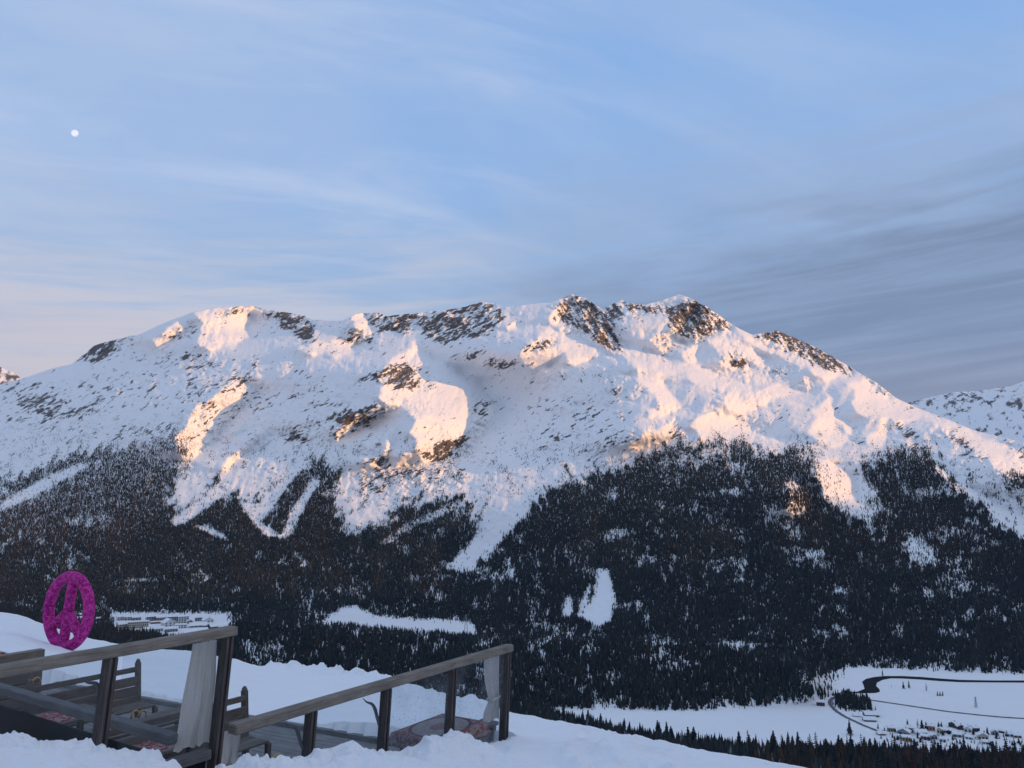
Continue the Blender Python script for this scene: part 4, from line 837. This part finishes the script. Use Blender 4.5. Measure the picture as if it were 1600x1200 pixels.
def windbreaks():
    zt = 2.645; r = root('glazed_railing', W(-2.5, 0, 0), 'taller weathered wooden railing with glass in the lower left', 'railing', 'glazed wooden railings of the terrace')
    single('top_rail', M_RAIL, r, W(-6.2, 0, zt - .045), W(.055, 0, zt - .045), .125, .09, bevel=.012)
    ps = [-4.8, -3.6, -2.42] + S1
    for s in ps: post(r, s, zt - .09, w=.088)
    for a, b in zip(ps[:-1], ps[1:]): pane(r, a + .046, b - .046, 1.56, zt - .093, M_PANE)
    single('lower_rail', M_BEAM, r, W(S1[0] - .02, -.01, 1.50), W(S1[1] - .16, -.01, 1.50), .12, .09)
    t = Timber(); t.board(W(S1[0] - .05, .0, .7), W(S1[1] - .18, .0, .7), .02, 1.5, bevel=0); t.build('lower_panel', M_DARKP, r)
    zt = 1.70; r = root('glazed_railing', W(2.5, 0, 0), 'lower weathered wooden railing with glass panes in front of the red covered table', 'railing', 'glazed wooden railings of the terrace')
    single('top_rail', M_RAIL, r, W(.075, 0, zt - .05), W(S2[-1] + .10, 0, zt - .05), .14, .10, bevel=.012)
    for s in S2: post(r, s, zt - .10, w=.092)
    ps = [.02] + S2
    for k, (a, b) in enumerate(zip(ps[:-1], ps[1:])): pane(r, a + .048, b - .048, .36, zt - .103, M_FROST if k >= 2 else M_PANE)
    single('lower_rail', M_RAIL, r, W(.05, 0, .31), W(S2[-1] - .14, 0, .31), .12, .09)
windbreaks()

def partition():
    a, b = W(-.49, .10, 1.68), W(-.49, 5.6, 1.69)
    r = root('partition_rail', W(-.49, 2.5, 0), 'dark timber partition with handrail over a dark panel behind the tall railing', 'partition')
    single('handrail', M_BEAM, r, a, b, .12, .095, bevel=.01)
    t = Timber(); t.board(W(-.49, .14, .78), W(-.49, 5.6, .78), .025, 1.46, bevel=.004); t.build('dark_panel', M_DARKP, r)
    for n in (3.0, 5.3): single('post', M_BEAM, r, W(-.40, n, -.05), W(-.40, n, 1.62), .10, .10, up=NVEC)
partition()

# ------------------------------------------------------------ benches, tables, cloths
def bench(p, length, label, back=1.02, face=1, group='slatted wooden benches on the deck'):
    """right end of the back at p (on the deck), running along the railing direction to the left"""
    p = Vector(p); r = root('bench', p, label, 'bench', group); d = -RVEC; nn = -NVEC * face
    for q in (0, 1):
        b = p + d * (length * q); lean = -nn * .10
        t = Timber(); t.board(b, b + Vector((0, 0, back + .05)) + lean, .07, .09, up=NVEC); top = b + Vector((0, 0, back + .05)) + lean
        t.board(top - Vector((0, 0, .015)) - nn * .03, top + Vector((0, 0, .045)) + nn * .03, .06, .08, up=NVEC, bevel=.02); t.build('end_post', M_BENCH, r)
        single('leg', M_BENCH, r, b + nn * .46, b + nn * .46 + Vector((0, 0, .43)), .07, .07, up=NVEC)
    for k in range(4):
        z = back - (.05 if k == 0 else .08 + k * .155); o = -nn * (.10 * z / back) + nn * .035
        single('back_slat', M_BENCH, r, p + o + Vector((0, 0, z)), p + d * length + o + Vector((0, 0, z)), .026, .085 if k == 0 else .150, up=Vector((0, 0, 1)))
    t = Timber()
    for k in range(3): t.board(p + nn * (.12 + .15 * k) + Vector((0, 0, .45)), p + d * length + nn * (.12 + .15 * k) + Vector((0, 0, .45)), .135, .03)
    t.build('seat', M_BENCH, r); return r
def table(c, lx, ly, z, label, group='wooden tables on the deck'):
    c = Vector((c[0], c[1], 0)); r = root('table', c, label, 'table', group); t = Timber(); n = max(3, round(ly / .14))
    for k in range(n): o = NVEC * (ly * ((k + .5) / n - .5)); t.board(c + o - RVEC * lx / 2 + Vector((0, 0, z - .02)), c + o + RVEC * lx / 2 + Vector((0, 0, z - .02)), ly / n - .008, .04)
    t.build('table_top', M_BENCH, r)
    for i in (-1, 1):
        for j in (-1, 1): q = c + RVEC * (i * (lx / 2 - .1)) + NVEC * (j * (ly / 2 - .1)); single('leg', M_BENCH, r, q, q + Vector((0, 0, z - .04)), .08, .08, up=NVEC)
    return r
def cloth_material(name, red, pale, medallion):
    m, t, b = principled(name, red, .9, .1); uv = t.node('ShaderNodeUVMap').outputs[0]
    sp = t.node('ShaderNodeSeparateXYZ'); t.l.new(uv, sp.inputs[0]); x, y = sp.outputs[0], sp.outputs[1]
    ax = t.math('ABSOLUTE', t.math('SUBTRACT', x, .5)); ay = t.math('ABSOLUTE', t.math('SUBTRACT', y, .5))
    orn = t.step(t.noise(t.mapping(uv, sc=(20, 14, 1)), 1.0, 2, .5, 1.2), .47, .55); orn2 = t.step(t.noise(t.mapping(uv, sc=(34, 24, 1)), 1.0, 2, .5, 1.8), .47, .53)
    rad = t.math('SQRT', t.math('ADD', t.math('POWER', t.math('DIVIDE', ax, .36), 2.0), t.math('POWER', t.math('DIVIDE', ay, .34), 2.0)))
    if medallion:
        inner = t.mix(t.math('MULTIPLY', orn2, .45), c4(*pale), c4(*red)); core = t.step(rad, .40, .30); inner = t.mix(t.math('MULTIPLY', core, .75), inner, c4(*red))
        ring = t.math('MULTIPLY', t.step(rad, .86, .92), t.step(rad, 1.02, .96)); outer = t.mix(t.math('MULTIPLY', orn, .55), c4(*red), c4(*pale))
        col = t.mix(t.step(rad, .94, .98), inner, outer); col = t.mix(ring, col, c4(*[q * .8 for q in red]))
        edge = t.math('MAXIMUM', t.step(ax, .455, .462), t.step(ay, .45, .457)); col = t.mix(t.math('MULTIPLY', edge, .85), col, t.mix(orn2, c4(*red), c4(*[q * .9 for q in pale])))
    else: col = t.mix(t.math('MULTIPLY', orn, .85), c4(*red), c4(*pale))
    t.l.new(col, b.inputs['Base Color']); return m
M_CLOTH = cloth_material('ornate_faded_cloth', (.36, .19, .195), (.58, .54, .53), True); M_RED = cloth_material('red_patterned_cloth', (.42, .035, .05), (.62, .56, .56), False)
def tablecloth(c, lx, ly, z, drop, mat, label, hem=False):
    c = Vector((c[0], c[1], z)); bm = bmesh.new(); uvl = bm.loops.layers.uv.new('UVMap'); nx, ny = 36, 28; g = {}
    ex, ey = lx + 2 * drop, ly + 2 * drop
    for i in range(nx + 1):
        for j in range(ny + 1):
            u, v = (i / nx - .5) * ex, (j / ny - .5) * ey; ou, ov = max(0, abs(u) - lx / 2), max(0, abs(v) - ly / 2); o = max(ou, ov)
            uu = max(-lx / 2, min(lx / 2, u)); vv = max(-ly / 2, min(ly / 2, v)); rip = .02 * math.sin(u * 17) * (ov > 0) + .02 * math.sin(v * 17) * (ou > 0)
            uu += math.copysign(.012 * (ou > 0) + .14 * ou + rip * ou * 4, u) if ou > 0 else 0; vv += math.copysign(.012 * (ov > 0) + .14 * ov + rip * ov * 4, v) if ov > 0 else 0
            g[i, j] = bm.verts.new(c + RVEC * uu + NVEC * vv + Vector((0, 0, .006 - o + .003 * math.sin(u * 9) * math.sin(v * 8))))
    for i in range(nx):
        for j in range(ny):
            f = bm.faces.new([g[i, j], g[i + 1, j], g[i + 1, j + 1], g[i, j + 1]]); f.smooth = True
            for lp, (a, b) in zip(f.loops, ((i, j), (i + 1, j), (i + 1, j + 1), (i, j + 1))): lp[uvl].uv = (a / nx, b / ny)
    bmesh.ops.solidify(bm, geom=bm.faces[:], thickness=-.004)
    me = bpy.data.meshes.new('tablecloth'); bm.to_mesh(me); bm.free(); me.materials.append(mat); o = bpy.data.objects.new('tablecloth', me); COL.objects.link(o)
    return tag(o, label, 'tablecloth')
def furniture():
    A, B, C = [on_height(x, y, .76) for x, y in ((613, 1143), (690, 1114), (754, 1129))]
    lx, ly = (B - A).length * 1.02, (B - C).length; c = A + RVEC * lx / 2 - NVEC * ly / 2
    table((c.x, c.y), lx - .02, ly - .02, .752, 'wooden table hidden under the faded red patterned cloth behind the lower railing'); tablecloth((c.x, c.y), lx, ly, .752, .17, M_CLOTH, 'faded red and white ornate tablecloth with an oval medallion behind the lower railing')
    p = on_height(221, 1036, 1.07); bench((p.x, p.y, 0), 1.75, 'grey slatted bench with its tall end post behind the post of the tall railing')
    p = on_height(389, 1080, 1.07); bench((p.x, p.y, 0), 2.2, 'slatted bench showing between the tall railing post and the lower rail')
    p = on_height(67, 1013, 1.30); r = root('wooden_planter', (p.x, p.y, 0), 'chunky dark timber box with a thick plank top at the left edge', 'box')
    for z, h in ((1.23, .14), (1.06, .18), (.87, .18), (.68, .18), (.49, .18), (.30, .18), (.11, .20)): single('plank', M_BENCH if z < 1.2 else M_RAIL, r, Vector((p.x, p.y, z)), Vector((p.x, p.y, z)) - RVEC * 4, .16 if z > 1.2 else .10, h - .008)
    q = on_height(12, 1017, 1.32); cc = Vector((q.x, q.y, 1.305)) - RVEC * .55 + NVEC * .05; tablecloth((cc.x, cc.y), 1.0, .22, 1.305, .05, M_RED, 'plain red cloth lying on the timber box at the left edge')
    # seats and tables seen between the posts
    for (x, y, z, lx, ly, lab) in ((262, 1160, .75, 1.5, .80, 'plank table with red cloth behind the curtain of the tall railing'), (118, 1116, .75, 2.0, .80, 'plank table with red and white cloth behind the partition')):
        p = on_height(x, y, z); c = p - RVEC * (lx * .30) + NVEC * .1; table((c.x, c.y), lx, ly, z, lab); c2 = c + RVEC * (lx * .18) - NVEC * .02
        tablecloth((c2.x, c2.y), lx * .5, ly * .72, z + .004, .02, M_RED, 'red and white patterned runner on the table behind the ' + ('curtain' if x > 200 else 'partition'))
    p = on_height(300, 1112, .78); c = p - RVEC * 1.0 + NVEC * .1; table((c.x, c.y), 2.2, .62, .78, 'bare grey plank table in front of the slatted bench')
    p = on_height(758, 1131, .50); r = root('bench', (p.x, p.y, 0), 'low grey plank bench beside the faded red table at the end post', 'bench', 'slatted wooden benches on the deck')
    single('seat', M_BEAM, r, p + RVEC * .15, p - RVEC * .75, .30, .05)
    for k in (.1, -.65): single('leg', M_BEAM, r, Vector((p.x, p.y, 0)) + RVEC * k, Vector((p.x, p.y, .475)) + RVEC * k, .08, .22, up=NVEC)
furniture()

# ------------------------------------------------------------ curtains
def curtain_material():
    m, t, b = principled('faded_curtain_cloth', (.42, .40, .39), .95, .05); g = t.node('ShaderNodeNewGeometry').outputs['Position']
    t.l.new(t.mix(t.noise(t.mapping(g, sc=(6, 6, 1.2)), 2.0, 4, .6), c4(.70, .65, .60), c4(.86, .81, .76)), b.inputs['Base Color']); return m
M_CURT = curtain_material()
def curtain(prof, n0, folds, amp, label, tie=None):
    """prof: rows of (z, s_left, s_right) from top to bottom"""
    nz, ns = 60, 110; Vv = []; zs = [p[0] for p in prof][::-1]
    for i in range(nz + 1):
        q = i / nz; z = prof[0][0] + (prof[-1][0] - prof[0][0]) * q
        a = np.interp(z, zs, [p[1] for p in prof][::-1]); b = np.interp(z, zs, [p[2] for p in prof][::-1]); full = amp * min(1.3, .55 + .5 * (1 - abs(b - a)))
        for j in range(ns + 1):
            v = j / ns; ph = folds * 6.2832 * (v + .07 * math.sin(7 * v + 1.5 * q) + .045 * math.sin(15 * v + 2.5 + q)); o = full * (.55 + .45 * math.sin(11 * v + 3)) * (math.sin(ph) + .35 * math.sin(2.3 * ph + 1.5 + q * 2)) * (.6 + .5 * q if not tie else 1)
            sx = a + (b - a) * v + .008 * math.sin(9 * q + 5 * v) * q
            Vv.append(W(sx, n0 + o, z + .012 * math.sin(ph * .5 + 1) * (q > .97)))
    F = [(i * (ns + 1) + j, i * (ns + 1) + j + 1, (i + 1) * (ns + 1) + j + 1, (i + 1) * (ns + 1) + j) for i in range(nz) for j in range(ns)]
    bm = bmesh.new(); vs = [bm.verts.new(v) for v in Vv]
    for f in F: bm.faces.new([vs[k] for k in f]).smooth = True
    bmesh.ops.solidify(bm, geom=bm.faces[:], thickness=.003)
    me = bpy.data.meshes.new('curtain'); bm.to_mesh(me); bm.free(); me.materials.append(M_CURT); o = bpy.data.objects.new('curtain', me); COL.objects.link(o); tag(o, label, 'curtain', 'pale curtains tied to the railings')
    if tie:
        z, a, b = tie; t = Timber(); t.board(W(a - .015, n0 - .045, z), W(b + .015, n0 - .045, z + .02), .02, .035, bevel=.015); t.board(W(a - .01, n0 + .05, z), W(b + .015, n0 + .05, z + .02), .02, .035, bevel=.015); k = t.build('tie_band', M_CURT); k.parent = o
def hang(rows, n): return [(on_plane((l + r) / 2, y, n)[1], on_plane(l, y, n)[0], on_plane(r, y, n)[0]) for y, l, r in rows]
curtain(hang([(1003, 302, 338), (1060, 292, 337), (1120, 281, 333), (1168, 271, 328)], .10), .10, 7, .022, 'wide pale grey curtain hanging in loose folds beside the tall post')
_r = hang([(1020, 756, 780), (1060, 758, 779), (1091, 765, 780), (1108, 757, 780), (1127, 754, 779)], .09); curtain(_r, .09, 5, .020, 'narrow whitish curtain tied at the middle beside the end post', tie=(_r[2][0], _r[2][1], _r[2][2]))
curtain(hang([(1140, 346, 376), (1165, 345, 374), (1196, 342, 371)], .10), .10, 6, .016, 'short pale curtain hanging below the left end of the lower rail')

# ------------------------------------------------------------ horn shaped hooks, small wooden arches
def tube(name, pts, rad, mat, parent=None):
    bm = bmesh.new(); n = 8; rings = []
    for i, p in enumerate(pts):
        d = (Vector(pts[min(i + 1, len(pts) - 1)]) - Vector(pts[max(i - 1, 0)])).normalized(); q = d.to_track_quat('Z', 'Y').to_matrix(); r = rad[i]
        rings.append([bm.verts.new(Vector(p) + q @ Vector((r * math.cos(k * 6.2832 / n), r * math.sin(k * 6.2832 / n), 0))) for k in range(n)])
    for a, b in zip(rings[:-1], rings[1:]):
        for k in range(n): bm.faces.new([a[k], a[(k + 1) % n], b[(k + 1) % n], b[k]]).smooth = True
    bm.faces.new(rings[0][::-1]); bm.faces.new(rings[-1])
    me = bpy.data.meshes.new(name); bm.to_mesh(me); bm.free(); me.materials.append(mat); o = bpy.data.objects.new(name, me); COL.objects.link(o)
    if parent: o.parent = parent; o.matrix_parent_inverse = parent.matrix_world.inverted()
    return o
M_HORN = flat_mat('grey_horn', (.14, .135, .14), .6); M_TAN = flat_mat('tan_wood', (.42, .26, .12), .6)
def horn(px, lab):
    P = []
    for x, y, n in px: s, z = on_plane(x, y, n); P.append(W(s, n, z))
    k = len(P); Q = []
    for i in range(3 * (k - 1) + 1):
        f = i / 3; j = min(int(f), k - 2); u = f - j; p0, p1, p2, p3 = P[max(j - 1, 0)], P[j], P[j + 1], P[min(j + 2, k - 1)]
        Q.append(.5 * ((2 * p1) + (p2 - p0) * u + (2 * p0 - 5 * p1 + 4 * p2 - p3) * u * u + (3 * p1 - p0 - 3 * p2 + p3) * u ** 3))
    m = len(Q); r = [max(.004, .022 * (1 - abs(i / (m - 1) - .55) * 1.5)) if i / (m - 1) < .55 else .022 - .008 * (i / (m - 1) - .55) for i in range(m)]
    o = tube('horn_hook', Q, r, M_HORN); tag(o, lab, 'hook', 'curved horn shaped hooks on the railing posts')
horn([(567, 1091, .09), (573, 1097, .09), (581, 1100, .08), (586, 1108, .07), (589, 1120, .05), (593, 1134, .03)], 'curved grey horn hook on the post in the middle of the lower railing')
horn([(446, 1128, .09), (452, 1136, .09), (461, 1137, .08), (466, 1146, .07), (469, 1158, .05), (474, 1170, .03)], 'curved grey horn hook low on the first post of the lower railing')
horn([(128, 1058, .09), (136, 1066, .09), (150, 1068, .09), (155, 1078, .07), (158, 1090, .05), (163, 1102, .03)], 'curved grey horn hook on the left post of the tall railing')
def arches(x, y, z, w, lab, n=2, dark=False):
    p = on_height(x, y, z); r = root('wooden_arch', p - Vector((0, 0, w * .6)), lab, 'ornament', 'small tan arched ornaments on the deck furniture')
    for k in range(n):
        c = p + RVEC * ((k - (n - 1) / 2) * w * 1.7) - Vector((0, 0, w * .45 + .02 * k)); pts = [c + RVEC * (w * .85 * math.cos(a)) + Vector((0, 0, w * .95 * math.sin(a))) for a in np.linspace(-.5, math.pi + .5, 13)]
        tube('arch', pts, [w * .24] * 13, M_TAN, r)
    return r
arches(57, 1063, 1.0, .075, 'small tan arched piece beside the timber box', 1); arches(217, 1113, .92, .065, 'pair of small tan arches at the foot of the slatted bench'); arches(432, 1190, .62, .13, 'larger tan arch half hidden behind the snow heap', 1)

# ------------------------------------------------------------ the flower covered peace sign
def peace_sign():
    a, tb = ray(107, 1014); Y0 = 34.0
    while Y0 > 12 and ground_z(a * Y0, Y0) > EYE + tb * Y0 - .02: Y0 -= .1
    k = Y0 / 22.4; a, t = ray(107, 954.5); c = Vector((a * Y0, Y0, EYE + t * Y0)); R0, r0 = .92 * k, .168 * k
    psi = math.radians(-30); X_ = Vector((math.cos(psi), math.sin(psi), 0)); tilt = math.radians(5); Z_ = Vector((0, 0, 1)) * math.cos(tilt) + Vector((1, 0, 0)) * math.sin(tilt); X_ = (X_ - Z_ * X_.dot(Z_)).normalized(); N_ = X_.cross(Z_).normalized()
    m, tt, b = principled('magenta_blossoms', (.40, .015, .19), .8, .15); g = tt.node('ShaderNodeNewGeometry').outputs['Position']
    vo = tt.node('ShaderNodeTexVoronoi'); tt.l.new(g, vo.inputs['Vector']); vo.inputs['Scale'].default_value = 17
    sv = tt.node('ShaderNodeSeparateColor'); tt.l.new(vo.outputs['Color'], sv.inputs[0])
    tt.l.new(tt.mix(sv.outputs[0], c4(.22, .009, .13), c4(.62, .055, .33)), b.inputs['Base Color'])
    r = root('peace_sign', (c.x, c.y, ground_z(c.x, c.y)), 'large magenta peace sign covered in blossoms standing on the snow', 'sign')
    gr = np.random.default_rng(5)
    def sweep(name, path, rad, closed):
        n = len(path); k = 30; bm = bmesh.new(); rings = []
        for i in range(n):
            p = path[i]; q = path[(i + 1) % n] if closed or i < n - 1 else p; o = path[i - 1] if closed or i > 0 else p
            d = (q - o).normalized(); u = d.cross(N_).normalized()
            rings.append([bm.verts.new(p + (u * math.cos(w * 6.2832 / k) + N_ * math.sin(w * 6.2832 / k)) * rad * .86) for w in range(k)])
        for i in range(n if closed else n - 1):
            A, B = rings[i], rings[(i + 1) % n]
            for w in range(k): bm.faces.new([A[w], A[(w + 1) % k], B[(w + 1) % k], B[w]])
        if not closed: bm.faces.new(rings[0][::-1]); bm.faces.new(rings[-1])
        bm.normal_update()
        # blossoms: crumpled rosettes of petals pushed out of the surface
        base = [(v.co.copy(), v.normal.copy()) for v in bm.verts]; pick = gr.choice(len(base), size=int(len(base) * 1.7), replace=True)
        for i in pick:
            co, nm = base[i]; s_ = gr.uniform(.035, .065); q = nm.to_track_quat('Z', 'Y').to_matrix(); ctr = bm.verts.new(co + nm * gr.uniform(.0, .05)); ring = []
            for w in range(6):
                an = w * 1.047 + gr.uniform(-.3, .3); rr = s_ * gr.uniform(.7, 1.15); ring.append(bm.verts.new(co + q @ Vector((rr * math.cos(an), rr * math.sin(an), s_ * gr.uniform(.15, 1.0)))))
            for w in range(6): bm.faces.new([ctr, ring[w], ring[(w + 1) % 6]])
        me = bpy.data.meshes.new(name); bm.to_mesh(me); bm.free(); me.materials.append(m); ob = bpy.data.objects.new(name, me); COL.objects.link(ob); ob.parent = r; ob.matrix_parent_inverse = r.matrix_world.inverted()
    sweep('ring', [c + X_ * (R0 * math.cos(w)) + Z_ * (R0 * math.sin(w)) for w in np.linspace(0, 2 * math.pi, 90, endpoint=False)], r0, True)
    sweep('upright_bar', [c + Z_ * z for z in np.linspace(-R0, R0, 34)], r0 * .92, False)
    for sg in (-1, 1): sweep('diagonal_bar', [c + (X_ * (sg * .72) - Z_ * .60) * z * R0 for z in np.linspace(.06, 1, 18)], r0 * .85, False)
peace_sign()

# ------------------------------------------------------------ valley air
def haze():
    x0, x1, y0, y1, z0, z1 = -13000, 15000, -9000, 14000, -900, 3200
    V = [(x, y, z) for z in (z0, z1) for y in (y0, y1) for x in (x0, x1)]
    F = [(0, 2, 3, 1), (4, 5, 7, 6), (0, 1, 5, 4), (2, 6, 7, 3), (0, 4, 6, 2), (1, 3, 7, 5)]
    m = bpy.data.materials.new('valley_haze'); m.use_nodes = True; t = NT(m.node_tree); t.n.clear()
    v = t.node('ShaderNodeVolumePrincipled'); v.inputs['Color'].default_value = c4(.50, .72, 1.0); v.inputs['Density'].default_value = HAZE; v.inputs['Anisotropy'].default_value = .1
    t.l.new(v.outputs[0], t.node('ShaderNodeOutputMaterial').inputs['Volume'])
    o = bm_obj('haze', V, F, m); tag(o, 'thin bluish haze filling the valley air', 'haze', kind='stuff')
HAZE = 1.2e-5
haze()
